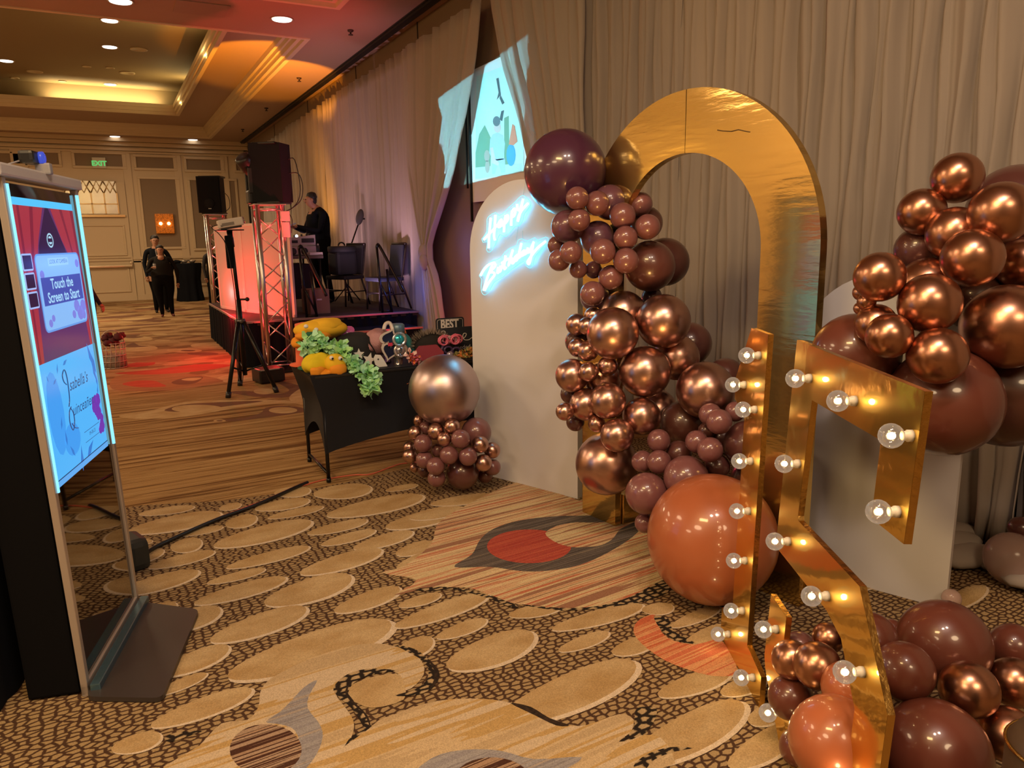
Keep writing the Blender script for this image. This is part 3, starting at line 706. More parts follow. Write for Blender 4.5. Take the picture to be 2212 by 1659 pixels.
# balloon list: finish, centre x y z, radius, label, bunch
BALLOONS = [
 ('P',2.184,3.473,1.938,0.2186,'giant plum balloon topping the tall garland, beside the gold arch','a'),
 ('M',2.084,3.203,1.787,0.0569,'small mauve balloon just under the giant plum balloon','a'),
 ('M',2.194,3.190,1.762,0.0621,'mauve balloon with a bluish sheen overlapping a larger one below the giant plum balloon','a'),
 ('V',2.321,3.261,1.771,0.0902,"medium violet-mauve balloon wedged under the gold arch's inner curve",'a'),
 ('M',2.450,3.168,1.758,0.0614,'topmost small mauve balloon inside the opening of the gold arch','a'),
 ('M',2.306,3.127,1.699,0.0657,'small mauve balloon between the violet medium balloon and the two at the arch opening','a'),
 ('M',2.403,3.049,1.642,0.0632,'small mauve balloon with a dark tip spot at the arch opening, before a dark one','a'),
 ('B',2.536,3.230,1.664,0.0875,'dark mauve balloon mostly hidden behind two small ones at the arch opening','a'),
 ('M',2.095,3.203,1.681,0.0561,'small bluish mauve balloon second below the giant plum balloon, over a violet one','a'),
 ('V',2.110,3.334,1.650,0.0864,'medium violet balloon lit cyan along its rim by the neon sign','a'),
 ('V',2.258,3.276,1.589,0.0907,'medium dark mauve balloon at the heart of the upper mauve bunch','a'),
 ('M',2.292,3.082,1.589,0.0607,'small mauve balloon directly above the one with a tip spot beside the big brown balloon','a'),
 ('M',2.168,3.101,1.526,0.0637,"small mauve balloon in front of the dark medium one at the bunch's heart",'a'),
 ('M',2.028,3.175,1.524,0.0557,'small violet-mauve balloon under the cyan-rimmed medium one','a'),
 ('M',2.271,3.048,1.478,0.0639,'small mauve balloon with dark tip spot touching the big brown balloon','a'),
 ('M',2.027,3.283,1.483,0.0561,'small pinkish mauve balloon sticking out over the end of the neon sign','a'),
 ('M',2.098,3.420,1.556,0.0508,'small mauve balloon half hidden at the tail end of the neon sign','a'),
 ('M',2.130,3.264,1.434,0.0472,'small mauve balloon hanging over the edge of the white neon panel','a'),
 ('V',2.216,3.251,1.429,0.0452,"small dark mauve balloon tucked between two lighter ones above the panel's edge",'a'),
 ('M',2.237,3.129,1.394,0.0628,'small mauve balloon under the big brown balloon, lowest but one of the mauve bunch','a'),
 ('M',2.147,3.158,1.315,0.0628,"lowest small mauve balloon of the upper bunch, against the white panel's edge",'a'),
 ('B',2.498,3.144,1.441,0.1321,'big brown balloon bulging from the garland into the arch opening','a'),
 ('B',2.710,3.277,1.454,0.1316,'big dark brown balloon behind another one inside the arch opening','a'),
 ('V',2.277,3.323,1.280,0.0809,'plum balloon showing only a cyan-lit crescent beside the gold strip','a'),
 ('C',2.166,3.007,1.127,0.1295,"large chrome rose balloon with blue and orange glints, front of the garland's middle",'b'),
 ('C',2.423,2.934,1.176,0.1357,'large chrome rose balloon beside the curtain, below the big brown pair','b'),
 ('C',2.346,3.167,1.199,0.1224,'chrome rose balloon half hidden behind the two large front chrome ones','b'),
 ('P',2.564,3.205,1.275,0.0544,'small blackish plum balloon in the gap under the big brown balloon','b'),
 ('C',2.114,3.253,1.151,0.0572,"small chrome balloon highest over the white panel's plain lower part",'b'),
 ('C',2.177,3.193,1.198,0.0473,'small chrome balloon just under the lowest mauve one','b'),
 ('C',2.115,3.159,1.152,0.0467,"small chrome balloon squeezed against the large front chrome balloon's upper edge",'b'),
 ('B',2.159,3.308,1.051,0.0707,'matte brown balloon half hidden behind small chrome ones against the white panel','b'),
 ('C',2.096,3.216,1.035,0.0498,'small chrome balloon over a matte brown one beside the white panel','b'),
 ('C',2.099,3.126,1.029,0.0535,'small chrome balloon touching the lower edge of the large front chrome balloon','b'),
 ('C',2.045,3.190,0.898,0.0874,'medium chrome balloon standing out farthest over the white panel','b'),
 ('C',2.065,3.066,0.934,0.0494,'small chrome balloon with a blue glint beside the medium one over the white panel','b'),
 ('C',2.162,3.041,0.959,0.0508,'small chrome balloon directly below the large front chrome balloon','b'),
 ('C',2.226,3.176,0.860,0.0964,"chrome balloon hidden behind two small ones in the garland's middle",'b'),
 ('C',2.315,2.937,0.929,0.1299,'large chrome rose balloon in the centre below the two front ones','b'),
 ('C',2.551,2.978,0.975,0.1191,'large chrome balloon behind the one beside the curtain','b'),
 ('B',2.741,3.092,1.017,0.1172,"pale brown balloon farthest out toward the curtain in the garland's middle",'b'),
 ('C',2.531,2.733,0.845,0.1425,"very large dark chrome balloon beside the number one's flag",'b'),
 ('B',2.797,2.874,0.861,0.1012,'pale brown balloon partly behind the top of the number one','b'),
 ('C',2.110,2.965,0.798,0.0909,"medium chrome balloon below the small ones in the garland's middle",'b'),
 ('C',2.262,2.890,0.716,0.0948,'medium chrome balloon under the large central chrome one','b'),
 ('C',2.502,3.071,0.684,0.1104,'dark chrome balloon hidden behind the medium one under the central chrome one','b'),
 ('C',2.084,3.121,0.753,0.0847,'medium chrome balloon over the lower edge of the white panel','b'),
 ('C',1.960,3.127,0.730,0.0465,'small chrome balloon alone at the outermost edge over the white panel','b'),
 ('B',2.063,3.188,0.648,0.0479,'small dark brown balloon under the outermost small chrome one','b'),
 ('B',2.084,3.269,0.782,0.0534,'small brown balloon half hidden between two medium chrome ones over the panel','b'),
 ('C',2.089,3.030,0.671,0.0440,'small chrome balloon above the giant chrome one at the foot of the garland','b'),
 ('C',2.112,2.888,0.640,0.0833,'medium chrome balloon resting on the giant chrome one at the foot','b'),
 ('C',2.175,3.064,0.436,0.1622,"giant chrome balloon at the foot of the gold arch's leg",'b'),
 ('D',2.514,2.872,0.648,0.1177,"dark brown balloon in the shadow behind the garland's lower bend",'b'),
 ('M',2.276,2.771,0.616,0.0570,'small terracotta mauve balloon first in the chain bending toward the orange giant','c'),
 ('M',2.219,2.820,0.506,0.0554,'small terracotta balloon half hidden beside its twin next to the giant chrome one','c'),
 ('M',2.241,2.721,0.526,0.0586,'small terracotta balloon with a tip spot over its twin next to the giant chrome one','c'),
 ('M',2.149,2.698,0.390,0.1007,'medium terracotta balloon between the giant chrome and the giant orange balloons','c'),
 ('M',2.163,2.724,0.229,0.0490,'small terracotta balloon low behind the giant orange one, above the carpet','c'),
 ('M',2.297,2.590,0.474,0.1060,'medium terracotta balloon resting on top of the giant orange balloon','c'),
 ('O',2.183,2.286,0.307,0.2784,'giant orange balloon lying on the carpet behind the number one','c'),
 ('M',2.359,2.594,0.641,0.0541,'small mauve balloon overlapped by its neighbour above the medium terracotta one','c'),
 ('M',2.346,2.490,0.628,0.0590,'small mauve balloon front of a pair above the medium terracotta one','c'),
 ('M',2.437,2.594,0.763,0.0543,'small mauve balloon highest of the chain under the very large dark chrome one','c'),
 ('M',2.401,2.497,0.753,0.0591,'small mauve balloon with a tip spot near the bulbs of the number one','c'),
 ('M',2.549,2.547,0.772,0.0479,'small mauve balloon half behind a lit bulb of the number one','c'),
 ('B',2.554,2.464,0.630,0.1118,"big brown balloon seen beside and behind the number one's stem",'c'),
 ('B',2.370,2.731,0.548,0.0630,'small brown balloon in the shade behind the terracotta chain','c'),
 ('B',2.462,2.559,0.513,0.0591,'small brown balloon in the gap above the giant orange balloon','c'),
 ('B',2.462,2.640,0.670,0.0421,'tiny dark mauve balloon peeping between two pairs of small mauve ones','c'),
 ('B',2.558,2.634,0.623,0.0673,'brown balloon in shadow behind the pairs of small mauve ones','c'),
 ('B',2.697,2.480,0.407,0.1603,'big plum brown balloon filling the gap between the two numbers','c'),
 ('C',2.865,1.777,1.795,0.0919,'chrome copper balloon highest of the bunch on the round-topped white panel','d'),
 ('C',2.773,1.846,1.671,0.0880,'chrome copper balloon alone against the curtain, second highest of its bunch','d'),
 ('B',3.221,1.745,1.673,0.1796,'large matte copper balloon behind the top of the copper bunch','d'),
 ('C',2.778,1.554,1.658,0.1061,"oval chrome copper balloon in front of the large matte one at the frame's edge",'d'),
 ('C',2.781,1.715,1.587,0.0987,"chrome copper balloon partly behind an oval one in the copper bunch's middle",'d'),
 ('C',2.663,1.571,1.504,0.1009,'oval chrome copper balloon in front at the middle of the copper bunch','d'),
 ('B',2.835,1.887,1.526,0.0908,'matte rust balloon tucked behind chrome ones, against the curtain','d'),
 ('C',2.418,1.747,1.441,0.0882,"round chrome copper balloon just above the white panel's rounded top",'d'),
 ('C',2.741,1.776,1.395,0.1065,'pinkish chrome balloon squeezed behind two front copper ones','d'),
 ('C',2.511,1.613,1.351,0.1040,'large round chrome copper balloon front and centre of the copper bunch','d'),
 ('C',2.844,1.528,1.254,0.1527,'very large chrome copper balloon cut by the frame above the dark brown giants','d'),
 ('C',3.075,1.616,1.470,0.1013,'chrome copper balloon half outside the frame','d'),
 ('C',2.467,1.540,1.179,0.0972,'oval chrome copper balloon lowest in front, its underside lit by the bulbs','d'),
 ('C',2.365,1.654,1.243,0.0781,"chrome copper balloon above the number five's top bar, overlapping its neighbour",'d'),
 ('C',2.442,1.765,1.269,0.0735,'chrome copper balloon half behind another, over the rust giant','d'),
 ('C',2.417,1.791,1.350,0.0334,"tiny chrome balloon under the round one above the panel's top",'d'),
 ('C',2.480,1.864,1.376,0.0310,"tiny chrome balloon peeping out against the white panel's rounded top",'d'),
 ('C',2.453,1.843,1.320,0.0239,'tiniest chrome balloon against the white panel, lowest of three tiny ones','d'),
 ('R',2.531,1.907,1.127,0.1645,"giant rust balloon just behind the number five's top bar",'d'),
 ('R',2.653,1.619,0.981,0.1990,"giant red-brown balloon hanging behind the number five's corner",'d'),
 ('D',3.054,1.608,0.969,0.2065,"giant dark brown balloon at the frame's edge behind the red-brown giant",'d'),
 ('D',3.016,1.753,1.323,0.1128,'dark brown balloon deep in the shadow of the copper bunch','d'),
 ('R',2.149,1.236,0.346,0.1344,'giant red-brown balloon highest of the floor bunch behind the number five','e'),
 ('R',1.910,1.317,0.397,0.0762,"red-brown balloon directly behind the number five's lower bowl",'e'),
 ('R',1.871,1.178,0.373,0.0820,"matte brown balloon beside the number five's bowl, showing bulb reflections",'e'),
 ('C',2.022,1.079,0.323,0.0779,'oval chrome copper balloon in the middle of the floor bunch','e'),
 ('R',2.399,1.161,0.302,0.0726,"matte brown balloon at the frame's edge, top of the floor bunch",'e'),
 ('C',2.247,1.074,0.276,0.0723,"chrome copper balloon at the frame's edge beside the oval chrome one",'e'),
 ('C',2.095,1.000,0.203,0.0775,"chrome copper balloon low at the frame's edge in the floor bunch",'e'),
 ('R',1.827,1.043,0.219,0.1385,'giant maroon balloon on the carpet beside the number five','e'),
 ('M',1.848,1.518,0.280,0.0506,"mauve balloon at the back of the bunch inside the number five's bowl",'e'),
 ('C',1.740,1.457,0.300,0.0612,"chrome mauve balloon over the number five's tail",'e'),
 ('C',1.731,1.356,0.337,0.0695,"chrome rose balloon front of the bunch inside the number five's bowl",'e'),
 ('C',1.867,1.431,0.351,0.0475,"chrome violet balloon partly behind the number five's bowl",'e'),
 ('O',1.721,1.239,0.333,0.0752,"glowing orange balloon beside the bulb on the number five's bowl",'e'),
 ('R',1.725,1.440,0.184,0.0683,"maroon balloon low inside the number five's bowl",'e'),
 ('O',1.584,1.169,0.259,0.1205,'giant orange-brown balloon filling the bottom of the number five','e'),
 ('R',1.691,1.369,0.068,0.0584,'red balloon showing as a lit crescent beside the orange-brown giant','e'),
 ('R',2.125,1.391,0.327,0.0329,'small red-brown balloon peeping out above the floor bunch','e'),
 ('G',1.802,4.316,0.655,0.2279,'giant rose chrome balloon crowning the low column beside the black table','f'),
 ('M',1.965,4.201,0.378,0.0970,'big terracotta balloon below the giant, next to the white panel','f'),
 ('C',1.776,4.147,0.455,0.0498,'small chrome balloon directly under the giant of the low column','f'),
 ('C',1.697,4.222,0.417,0.0545,'small chrome balloon under the giant of the low column, over the terracotta shoulder','f'),
 ('C',1.610,4.359,0.389,0.0482,"small chrome balloon at the low column's edge, in front of the black tablecloth",'f'),
 ('M',1.692,4.384,0.403,0.0444,'small terracotta balloon half hidden under the giant of the low column','f'),
 ('C',1.676,4.460,0.441,0.0388,'tiny chrome balloon behind the giant against the black tablecloth','f'),
 ('C',1.716,4.136,0.383,0.0453,'small chrome balloon above the middle row of the low column','f'),
 ('M',1.799,4.077,0.388,0.0593,"small terracotta balloon in the low column's top row, under the big terracotta one",'f'),
 ('M',1.618,4.250,0.344,0.0574,"small terracotta balloon on the low column's shoulder by the tablecloth",'f'),
 ('C',1.922,4.059,0.339,0.0543,'small chrome balloon in front of the big terracotta one of the low column','f'),
 ('C',2.025,4.100,0.274,0.0525,"small chrome balloon at the low column's edge nearest the white panel",'f'),
 ('C',1.589,4.427,0.281,0.0385,"tiny chrome balloon at the low column's outer edge, upper of a pair",'f'),
 ('C',1.567,4.356,0.243,0.0483,"small chrome balloon at the low column's outer edge, lower of a pair",'f'),
 ('M',1.622,4.248,0.238,0.0548,"small terracotta balloon in the low column's lower row, outermost",'f'),
 ('M',1.728,4.280,0.274,0.0439,'small terracotta balloon hidden in the middle of the low column','f'),
 ('M',1.731,4.107,0.287,0.0581,'small terracotta balloon in the centre of the low column','f'),
 ('M',1.836,4.056,0.275,0.0582,'small terracotta balloon with a tip spot beside the centre of the low column','f'),
 ('M',1.652,4.139,0.220,0.0567,'small terracotta balloon with a dark tip, second from the bottom of the low column','f'),
 ('M',1.672,4.182,0.126,0.0561,'lowest small terracotta balloon of the low column, touching the carpet','f'),
 ('B',1.851,4.183,0.130,0.1054,'big brown balloon on the carpet at the base of the low column','f'),
 ('C',1.934,4.044,0.221,0.0544,'small chrome balloon above the base of the low column near the white panel','f'),
 ('M',2.033,4.115,0.158,0.0529,"small terracotta balloon at the low column's base against the white panel",'f'),
 ('B',2.011,4.181,0.088,0.0506,"small brown balloon on the carpet between the column's base and the white panel",'f'),
 ('C',1.621,4.428,0.138,0.0329,'tiny chrome balloon low behind the outer edge of the low column','f'),
 ('B',1.668,4.368,0.127,0.0476,"small brown balloon in the shadow at the low column's base",'f'),
 ('T',3.510,1.754,0.121,0.1157,"pale translucent balloon lying on the carpet by the curtain at the frame's edge",'g'),
 ('B',3.645,1.797,0.220,0.0560,'matte brown balloon half outside the frame above the translucent one','g'),
 ('T',2.991,1.708,0.075,0.0387,'small translucent balloon behind the foot of the round-topped white panel','g'),
]
# ------------------------------------------------------------------ drapes along the wall
def drape_mat(name, col, see=0.0):
    M = bpy.data.materials.new(name); M.use_nodes = True; nt = M.node_tree; L = nt.links.new
    out = nt.nodes['Material Output']; nt.nodes.remove(nt.nodes['Principled BSDF'])
    d = nt.nodes.new('ShaderNodeBsdfDiffuse'); d.inputs['Color'].default_value = (*col, 1)
    t = nt.nodes.new('ShaderNodeBsdfTranslucent'); t.inputs['Color'].default_value = (*col, 1)
    mx = nt.nodes.new('ShaderNodeMixShader'); mx.inputs[0].default_value = .25
    L(d.outputs[0], mx.inputs[1]); L(t.outputs[0], mx.inputs[2])
    if see:
        tr = nt.nodes.new('ShaderNodeBsdfTransparent'); m2 = nt.nodes.new('ShaderNodeMixShader'); m2.inputs[0].default_value = see
        L(mx.outputs[0], m2.inputs[1]); L(tr.outputs[0], m2.inputs[2]); L(m2.outputs[0], out.inputs[0])
    else: L(mx.outputs[0], out.inputs[0])
    return M
cloth = drape_mat('ivory_drape', (.49, .43, .38))
sheer = drape_mat('sheer_ivory_drape', (.60, .54, .48), .22)
def lerp_tab(tab, z):
    tab = sorted(tab)
    if z <= tab[0][0]: return tab[0][1]
    for (a, va), (b_, vb) in zip(tab, tab[1:]):
        if z <= b_: return va + (vb - va) * (z - a) / (b_ - a)
    return tab[-1][1]
def drape(label, near, far, xw, top, bot, pleats, amp, seed, m=cloth, nu=None, group=None):
    R = random.Random(seed)
    ph = [R.uniform(0, 6.28) for _ in range(6)]; fr = [pleats * q for q in (1, .53, 1.71, .29, 2.9)]
    nu = nu or int(pleats * 9); nv = 22
    vs = []
    for j in range(nv + 1):
        z = bot + (top - bot) * j / nv
        a, b_ = lerp_tab(near, z), lerp_tab(far, z)
        for i in range(nu + 1):
            u = i / nu
            w = u + .006 * math.sin(3 * z + 9 * u)
            wave = (math.sin(2 * PI * fr[0] * w + ph[0]) * .55 + math.sin(2 * PI * fr[1] * w + ph[1]) * .5
                    + math.sin(2 * PI * fr[2] * w + ph[2]) * .22 + math.sin(2 * PI * fr[4] * w + ph[3]) * .10)
            sq = 1.15 - .25 * z / top
            vs.append((xw - .03 + amp * wave * sq, a + (b_ - a) * u + .012 * math.sin(5 * z + 30 * u), z + (.012 * math.sin(40 * u) if j == nv else 0)))
    fs = [(j * (nu + 1) + i, j * (nu + 1) + i + 1, (j + 1) * (nu + 1) + i + 1, (j + 1) * (nu + 1) + i) for j in range(nv) for i in range(nu)]
    b = MB(); b.add(vs, fs, True)
    o = b.build('drape', m)
    s = o.modifiers.new('thickness', 'SOLIDIFY'); s.thickness = .004
    return tag(o, label, 'curtain', group)
C_ = lambda v: [(0, v)]
GF, GN = 'ivory drapes behind the stage', 'ivory drapes behind the balloon backdrop'
tie = drape('ivory drape gathered by a knot beside the projection screen, pink and blue lit', [(0, 8.95), (.54, 9.1), (1.08, 9.27), (1.41, 9.56), (1.68, 9.36), (2.4, 8.66), (2.98, 8.28), (3.67, 7.96), (4.12, 7.8)],
      [(0, 9.6), (1.1, 9.75), (1.41, 9.72), (1.7, 9.9), (2.6, 10.3), (4.2, 10.35)], 3.86, 4.13, 0.02, 9, .045, 3, sheer, 110, GF)
b = MB(); b.ball((3.80, 9.62, 1.42), (.09, .10, .13)); b.ball((3.77, 9.58, 1.30), (.07, .08, .12)); b.build('knot', cloth, tie)
drape('ivory drape behind the two black stage chairs, rosy lit', C_(9.7), C_(12.2), 3.93, 4.16, .02, 11, .05, 5, group=GF)
drape('ivory drape behind the standing disc jockey, amber and pink', C_(12.22), C_(14.95), 3.92, 4.17, .02, 14, .05, 8, group=GF)
drape('ivory drape beside the big loudspeaker, brightest amber', C_(14.97), C_(18.1), 3.92, 4.15, .02, 14, .05, 9, group=GF)
drape('ivory drape nearest the far wall corner, mostly behind the loudspeaker', C_(18.12), C_(21.5), 3.92, 4.1, .02, 14, .05, 10, group=GF)
drape('sheer ivory drape held open beside the projected picture, pale blue lit', [(0, 5.6), (4.1, 5.75)], [(0, 6.2), (1.4, 6.25), (2.33, 6.78), (3.0, 7.1), (3.4, 7.34), (4.05, 7.56)], 3.84, 5.0 - .45, .02, 9, .05, 12, sheer, group=GN)
drape('ivory drape above the giant plum balloon, warm amber', C_(4.55), C_(5.95), 3.90, 4.49, .02, 13, .042, 13, group=GN)
drape('ivory drape seen through the gold arch and above its seam', C_(3.16), C_(4.62), 3.90, 4.49, .02, 14, .045, 14, group=GN)
drape('ivory drape above and beside the gold arch curve toward the copper balloons', C_(1.92), C_(3.2), 3.86, 4.49, .02, 13, .045, 15, group=GN)
dn = drape('ivory drape behind the copper balloon bunch, hem bunched on the carpet', C_(.36), C_(1.96), 3.90, 4.49, .02, 13, .045, 16, group=GN)
b = MB()
hem = [AX(2065, 1165, 3.70), FL(2090, 1178), FL(2130, 1180), FL(2160, 1165), FL(2175, 1140)]
for k in range(9):
    u = k / 8; P = Vector((3.62 + .1 * math.sin(k * 1.7), 2.25 - .75 * u, .03 + .03 * abs(math.sin(2.3 * k))))
    b.ball(P, (.17, .10, .05), 10, 6)
b.build('pooled_hem', cloth, dn)
drape('ivory drape nearest the camera side, past the copper balloons', C_(-2.5), C_(.43), 3.86, 4.49, .02, 18, .055, 17, group=GN)

# ------------------------------------------------------------------ projection screen and its picture
def scr(px, py, dx=0.0):
    P = AX(px, py, 3.99 - dx); return Vector((3.99 - dx, P.y, P.z))
scrn = thing('projection_screen', 'white screen with a projected garden photo showing between the parted drapes', 'screen', (3.99, 7.5, 2.05))
SW = mat('screen_fabric', (.80, .82, .82), .9)
b = MB(); b.box((4.0, 7.55, 2.78), (.02, 1.9, 1.5)); b.build('fabric', SW, scrn)
def flat_px(name, poly, m, parent, d):
    P = [scr(*p) for p in poly]
    b = MB()
    V = [Vector((3.988 - d, p.y, p.z)) for p in P]
    ar = sum(V[i].y * V[(i + 1) % len(V)].z - V[(i + 1) % len(V)].y * V[i].z for i in range(len(V)))
    if ar > 0: V.reverse()
    b.add(V, [list(range(len(V)))], False); b.build(name, m, parent)
PC = lambda n, c: mat('picture_' + n, c, .9)
pic = MB(); V = [scr(1027, 388), scr(1132, 372), scr(1128, 128), scr(1030, 165)]
pic.add([Vector((3.986, p.y, p.z)) for p in V], [(0, 1, 2, 3)], False); pic = pic.build('picture', PC('sky', (.62, .86, .84)), scrn)
b = MB()
def onpic(poly, d):
    V = [scr(*p) for p in poly]; V = [Vector((3.986 - d, p.y, p.z)) for p in V]
    b.add(V, [list(range(len(V)))], False)
def pell(cx, cy, rx, ry): return [(cx + rx * math.cos(2 * PI * i / 14), cy + ry * math.sin(2 * PI * i / 14)) for i in range(14)]
def picpart(name, polys, m, d):
    global b
    b = MB()
    for p in polys: onpic(p, d)
    b.build(name, m, pic)
picpart('hedge', [[(1028, 385), (1060, 378), (1062, 300), (1048, 270), (1036, 290), (1028, 330)], [(1090, 375), (1102, 372), (1100, 250), (1090, 255)]], PC('leaf', (.22, .42, .30)), .001)
picpart('deck', [[(1028, 386), (1128, 372), (1128, 352), (1028, 362)]], PC('deck', (.55, .72, .72)), .0015)
picpart('branch', [[(1073, 170), (1078, 168), (1083, 205), (1074, 216), (1078, 200)], [(1082, 205), (1091, 222), (1086, 226), (1080, 212)], [(1084, 240), (1090, 238), (1086, 262), (1080, 258)]], PC('twig', (.10, .16, .18)), .002)
picpart('child', [[(1060, 300), (1066, 290), (1076, 286), (1088, 292), (1092, 310), (1089, 345), (1066, 348), (1058, 330)], [(1064, 345), (1092, 342), (1093, 372), (1084, 374), (1078, 352), (1070, 376), (1064, 376)]], PC('shirt', (.45, .66, .84)), .003)
picpart('child_face', [pell(1076, 276, 8, 11), [(1060, 320), (1066, 318), (1072, 345), (1080, 352), (1076, 358), (1064, 352)]], PC('skin', (.70, .62, .62)), .004)
picpart('child_hair', [pell(1074, 262, 8, 11)], PC('hair', (.16, .22, .26)), .0045)
picpart('dog', [pell(1053, 337, 6, 13), pell(1054, 360, 5, 14)], PC('dog', (.48, .45, .40)), .003)
picpart('balloon_toy', [[(1100, 312), (1108, 268), (1113, 272), (1119, 306), (1110, 314)]], PC('toy', (.80, .30, .20)), .003)
picpart('ball_toy', [pell(1105, 335, 10, 24)], PC('ball', (.10, .42, .80)), .0025)
b = MB(); b.box((3.975, 8.46, 3.0), (.03, .02, 2.4)); b.box((3.975, 8.56, 3.1), (.02, .015, 1.8)); b.build('support_pole', black_metal, scrn)
# the projector's own beam, a picture-shaped throw
pl = bpy.data.lights.new('projector_beam', 'SPOT'); pl.energy = 1; pl.spot_size = 1.3; pl.spot_blend = 0; pl.shadow_soft_size = .01
po = bpy.data.objects.new('projector_beam', pl); COL.objects.link(po)
lens_at = Vector((1.325, 8.29, 1.815)); aim = Vector((3.9, 7.9, 2.82))
po.location = lens_at; po.rotation_euler = (aim - lens_at).to_track_quat('-Z', 'Y').to_euler()
pl.use_nodes = True; nt = pl.node_tree; L = nt.links.new
em = nt.nodes['Emission']; tc = nt.nodes.new('ShaderNodeTexCoord'); sp = nt.nodes.new('ShaderNodeSeparateXYZ')
L(tc.outputs['Normal'], sp.inputs[0])
def mth(op, a, bb):
    n = nt.nodes.new('ShaderNodeMath'); n.operation = op
    for i, q in enumerate((a, bb)):
        if isinstance(q, (int, float)): n.inputs[i].default_value = q
        else: L(q, n.inputs[i])
    return n.outputs[0]
zz = mth('ABSOLUTE', sp.outputs[2], 0)
ux = mth('ABSOLUTE', mth('DIVIDE', sp.outputs[0], zz), 0); uy = mth('ABSOLUTE', mth('DIVIDE', sp.outputs[1], zz), 0)
mask = mth('MULTIPLY', mth('LESS_THAN', ux, .40), mth('LESS_THAN', uy, .20))
L(mth('MULTIPLY', mask, 520.0), em.inputs['Strength']); em.inputs['Color'].default_value = (.22, .80, 1, 1)

# ------------------------------------------------------------------ arched panels
def plane_pt(px, py, O, n, u, off=0.0):
    O = Vector(O) + Vector(n) * off; r = ray(px, py); t = (O - EYE).dot(n) / r.dot(n); P = EYE + r * t
    return ((P - O).dot(u), P.z)
A1, B1 = Vector((2.103, 4.522, 0)), Vector((2.415, 3.705, 0))
u1 = (B1 - A1).normalized(); n1 = Vector((u1.y, -u1.x, 0))
pts = [(0, 0), (.874, 0)] + arc(.437, 1.51, .437, 0, PI, 30)
b = MB(); b.prism(pts, A1, u1, Zu, n1, 0, -.05)
tag(b.build('arched_panel', white_paint), 'white arch-topped panel carrying the cyan neon sign', 'panel', 'white arch-topped backdrop panels')
O3 = Vector((3.02, 1.745, 0)); u3 = Vector((-.357, .934, 0)).normalized(); n3 = Vector((u3.y, -u3.x, 0))
pts = [(0, 0), (.72, 0)] + [(p[0], p[1]) for p in arc(.36, .95, .36, 0, PI, 28, .47)][::1]
pts = [(0, 0), (.72, 0)] + [(.36 + .36 * math.cos(w), .95 + .47 * math.sin(w)) for w in [PI * i / 28 for i in range(29)]]
b = MB(); b.prism(pts, O3, u3, Zu, n3, 0, .045)
tag(b.build('arched_panel', [white_paint]), 'shorter white round-topped panel behind the copper balloons and the number five', 'panel', 'white arch-topped backdrop panels')

# neon sign
NO = A1
def npt(x, y, off): 
    s, z = plane_pt(1010 + x / 6.38, 400 + y / 6.38, NO, n1, u1, off); return NO + u1 * s + Zu * z + n1 * off
neon = thing('neon_sign', 'glowing cyan-white Happy Birthday neon script on the white arched panel', 'neon sign', tuple(npt(600, 900, .02)))
acr = mat('clear_acrylic', (.75, .93, .97), .05, alpha=.10)
rim = emat('acrylic_edge_painted_glow', (.30, .88, 1.0), .95)  # neon light caught in the acrylic edge, put in as emission
tube_m = emat('neon_tube', (.14, .66, 1.0), 8)
OUT = [[(200, 740), (270, 640), (270, 480), (310, 420), (390, 375), (430, 410), (480, 400), (570, 310), (650, 240), (740, 150), (790, 150), (860, 210), (875, 270), (790, 390), (770, 480), (720, 560), (660, 570), (560, 690), (520, 710), (450, 680), (420, 740), (370, 850), (310, 925), (265, 890), (280, 780), (220, 790)],
       [(165, 1250), (220, 1150), (330, 1050), (400, 1030), (470, 990), (520, 920), (600, 860), (680, 830), (700, 760), (760, 740), (830, 770), (930, 720), (970, 760), (1080, 715), (1115, 760), (1000, 900), (930, 990), (910, 1100), (870, 1145), (810, 1110), (780, 1050), (650, 1130), (500, 1260), (370, 1340), (310, 1450), (250, 1515), (200, 1480), (190, 1380), (200, 1300)]]
for pl_ in OUT:
    b = MB(); P = [npt(x, y, .022) for x, y in pl_]; Q = [p + n1 * .005 for p in P]; N = len(P)
    b.add(P + Q, [list(range(N))[::-1], list(range(N, 2 * N))] + [(i, (i + 1) % N, N + (i + 1) % N, N + i) for i in range(N)], False)
    bk = b.build('acrylic_backing', acr, neon)
    b = MB(); b.tube(smooth_path([p + n1 * .003 for p in P] + [P[0] + n1 * .003], 2), .0022, 5, closed=False); b.build('backing_edge', rim, bk)
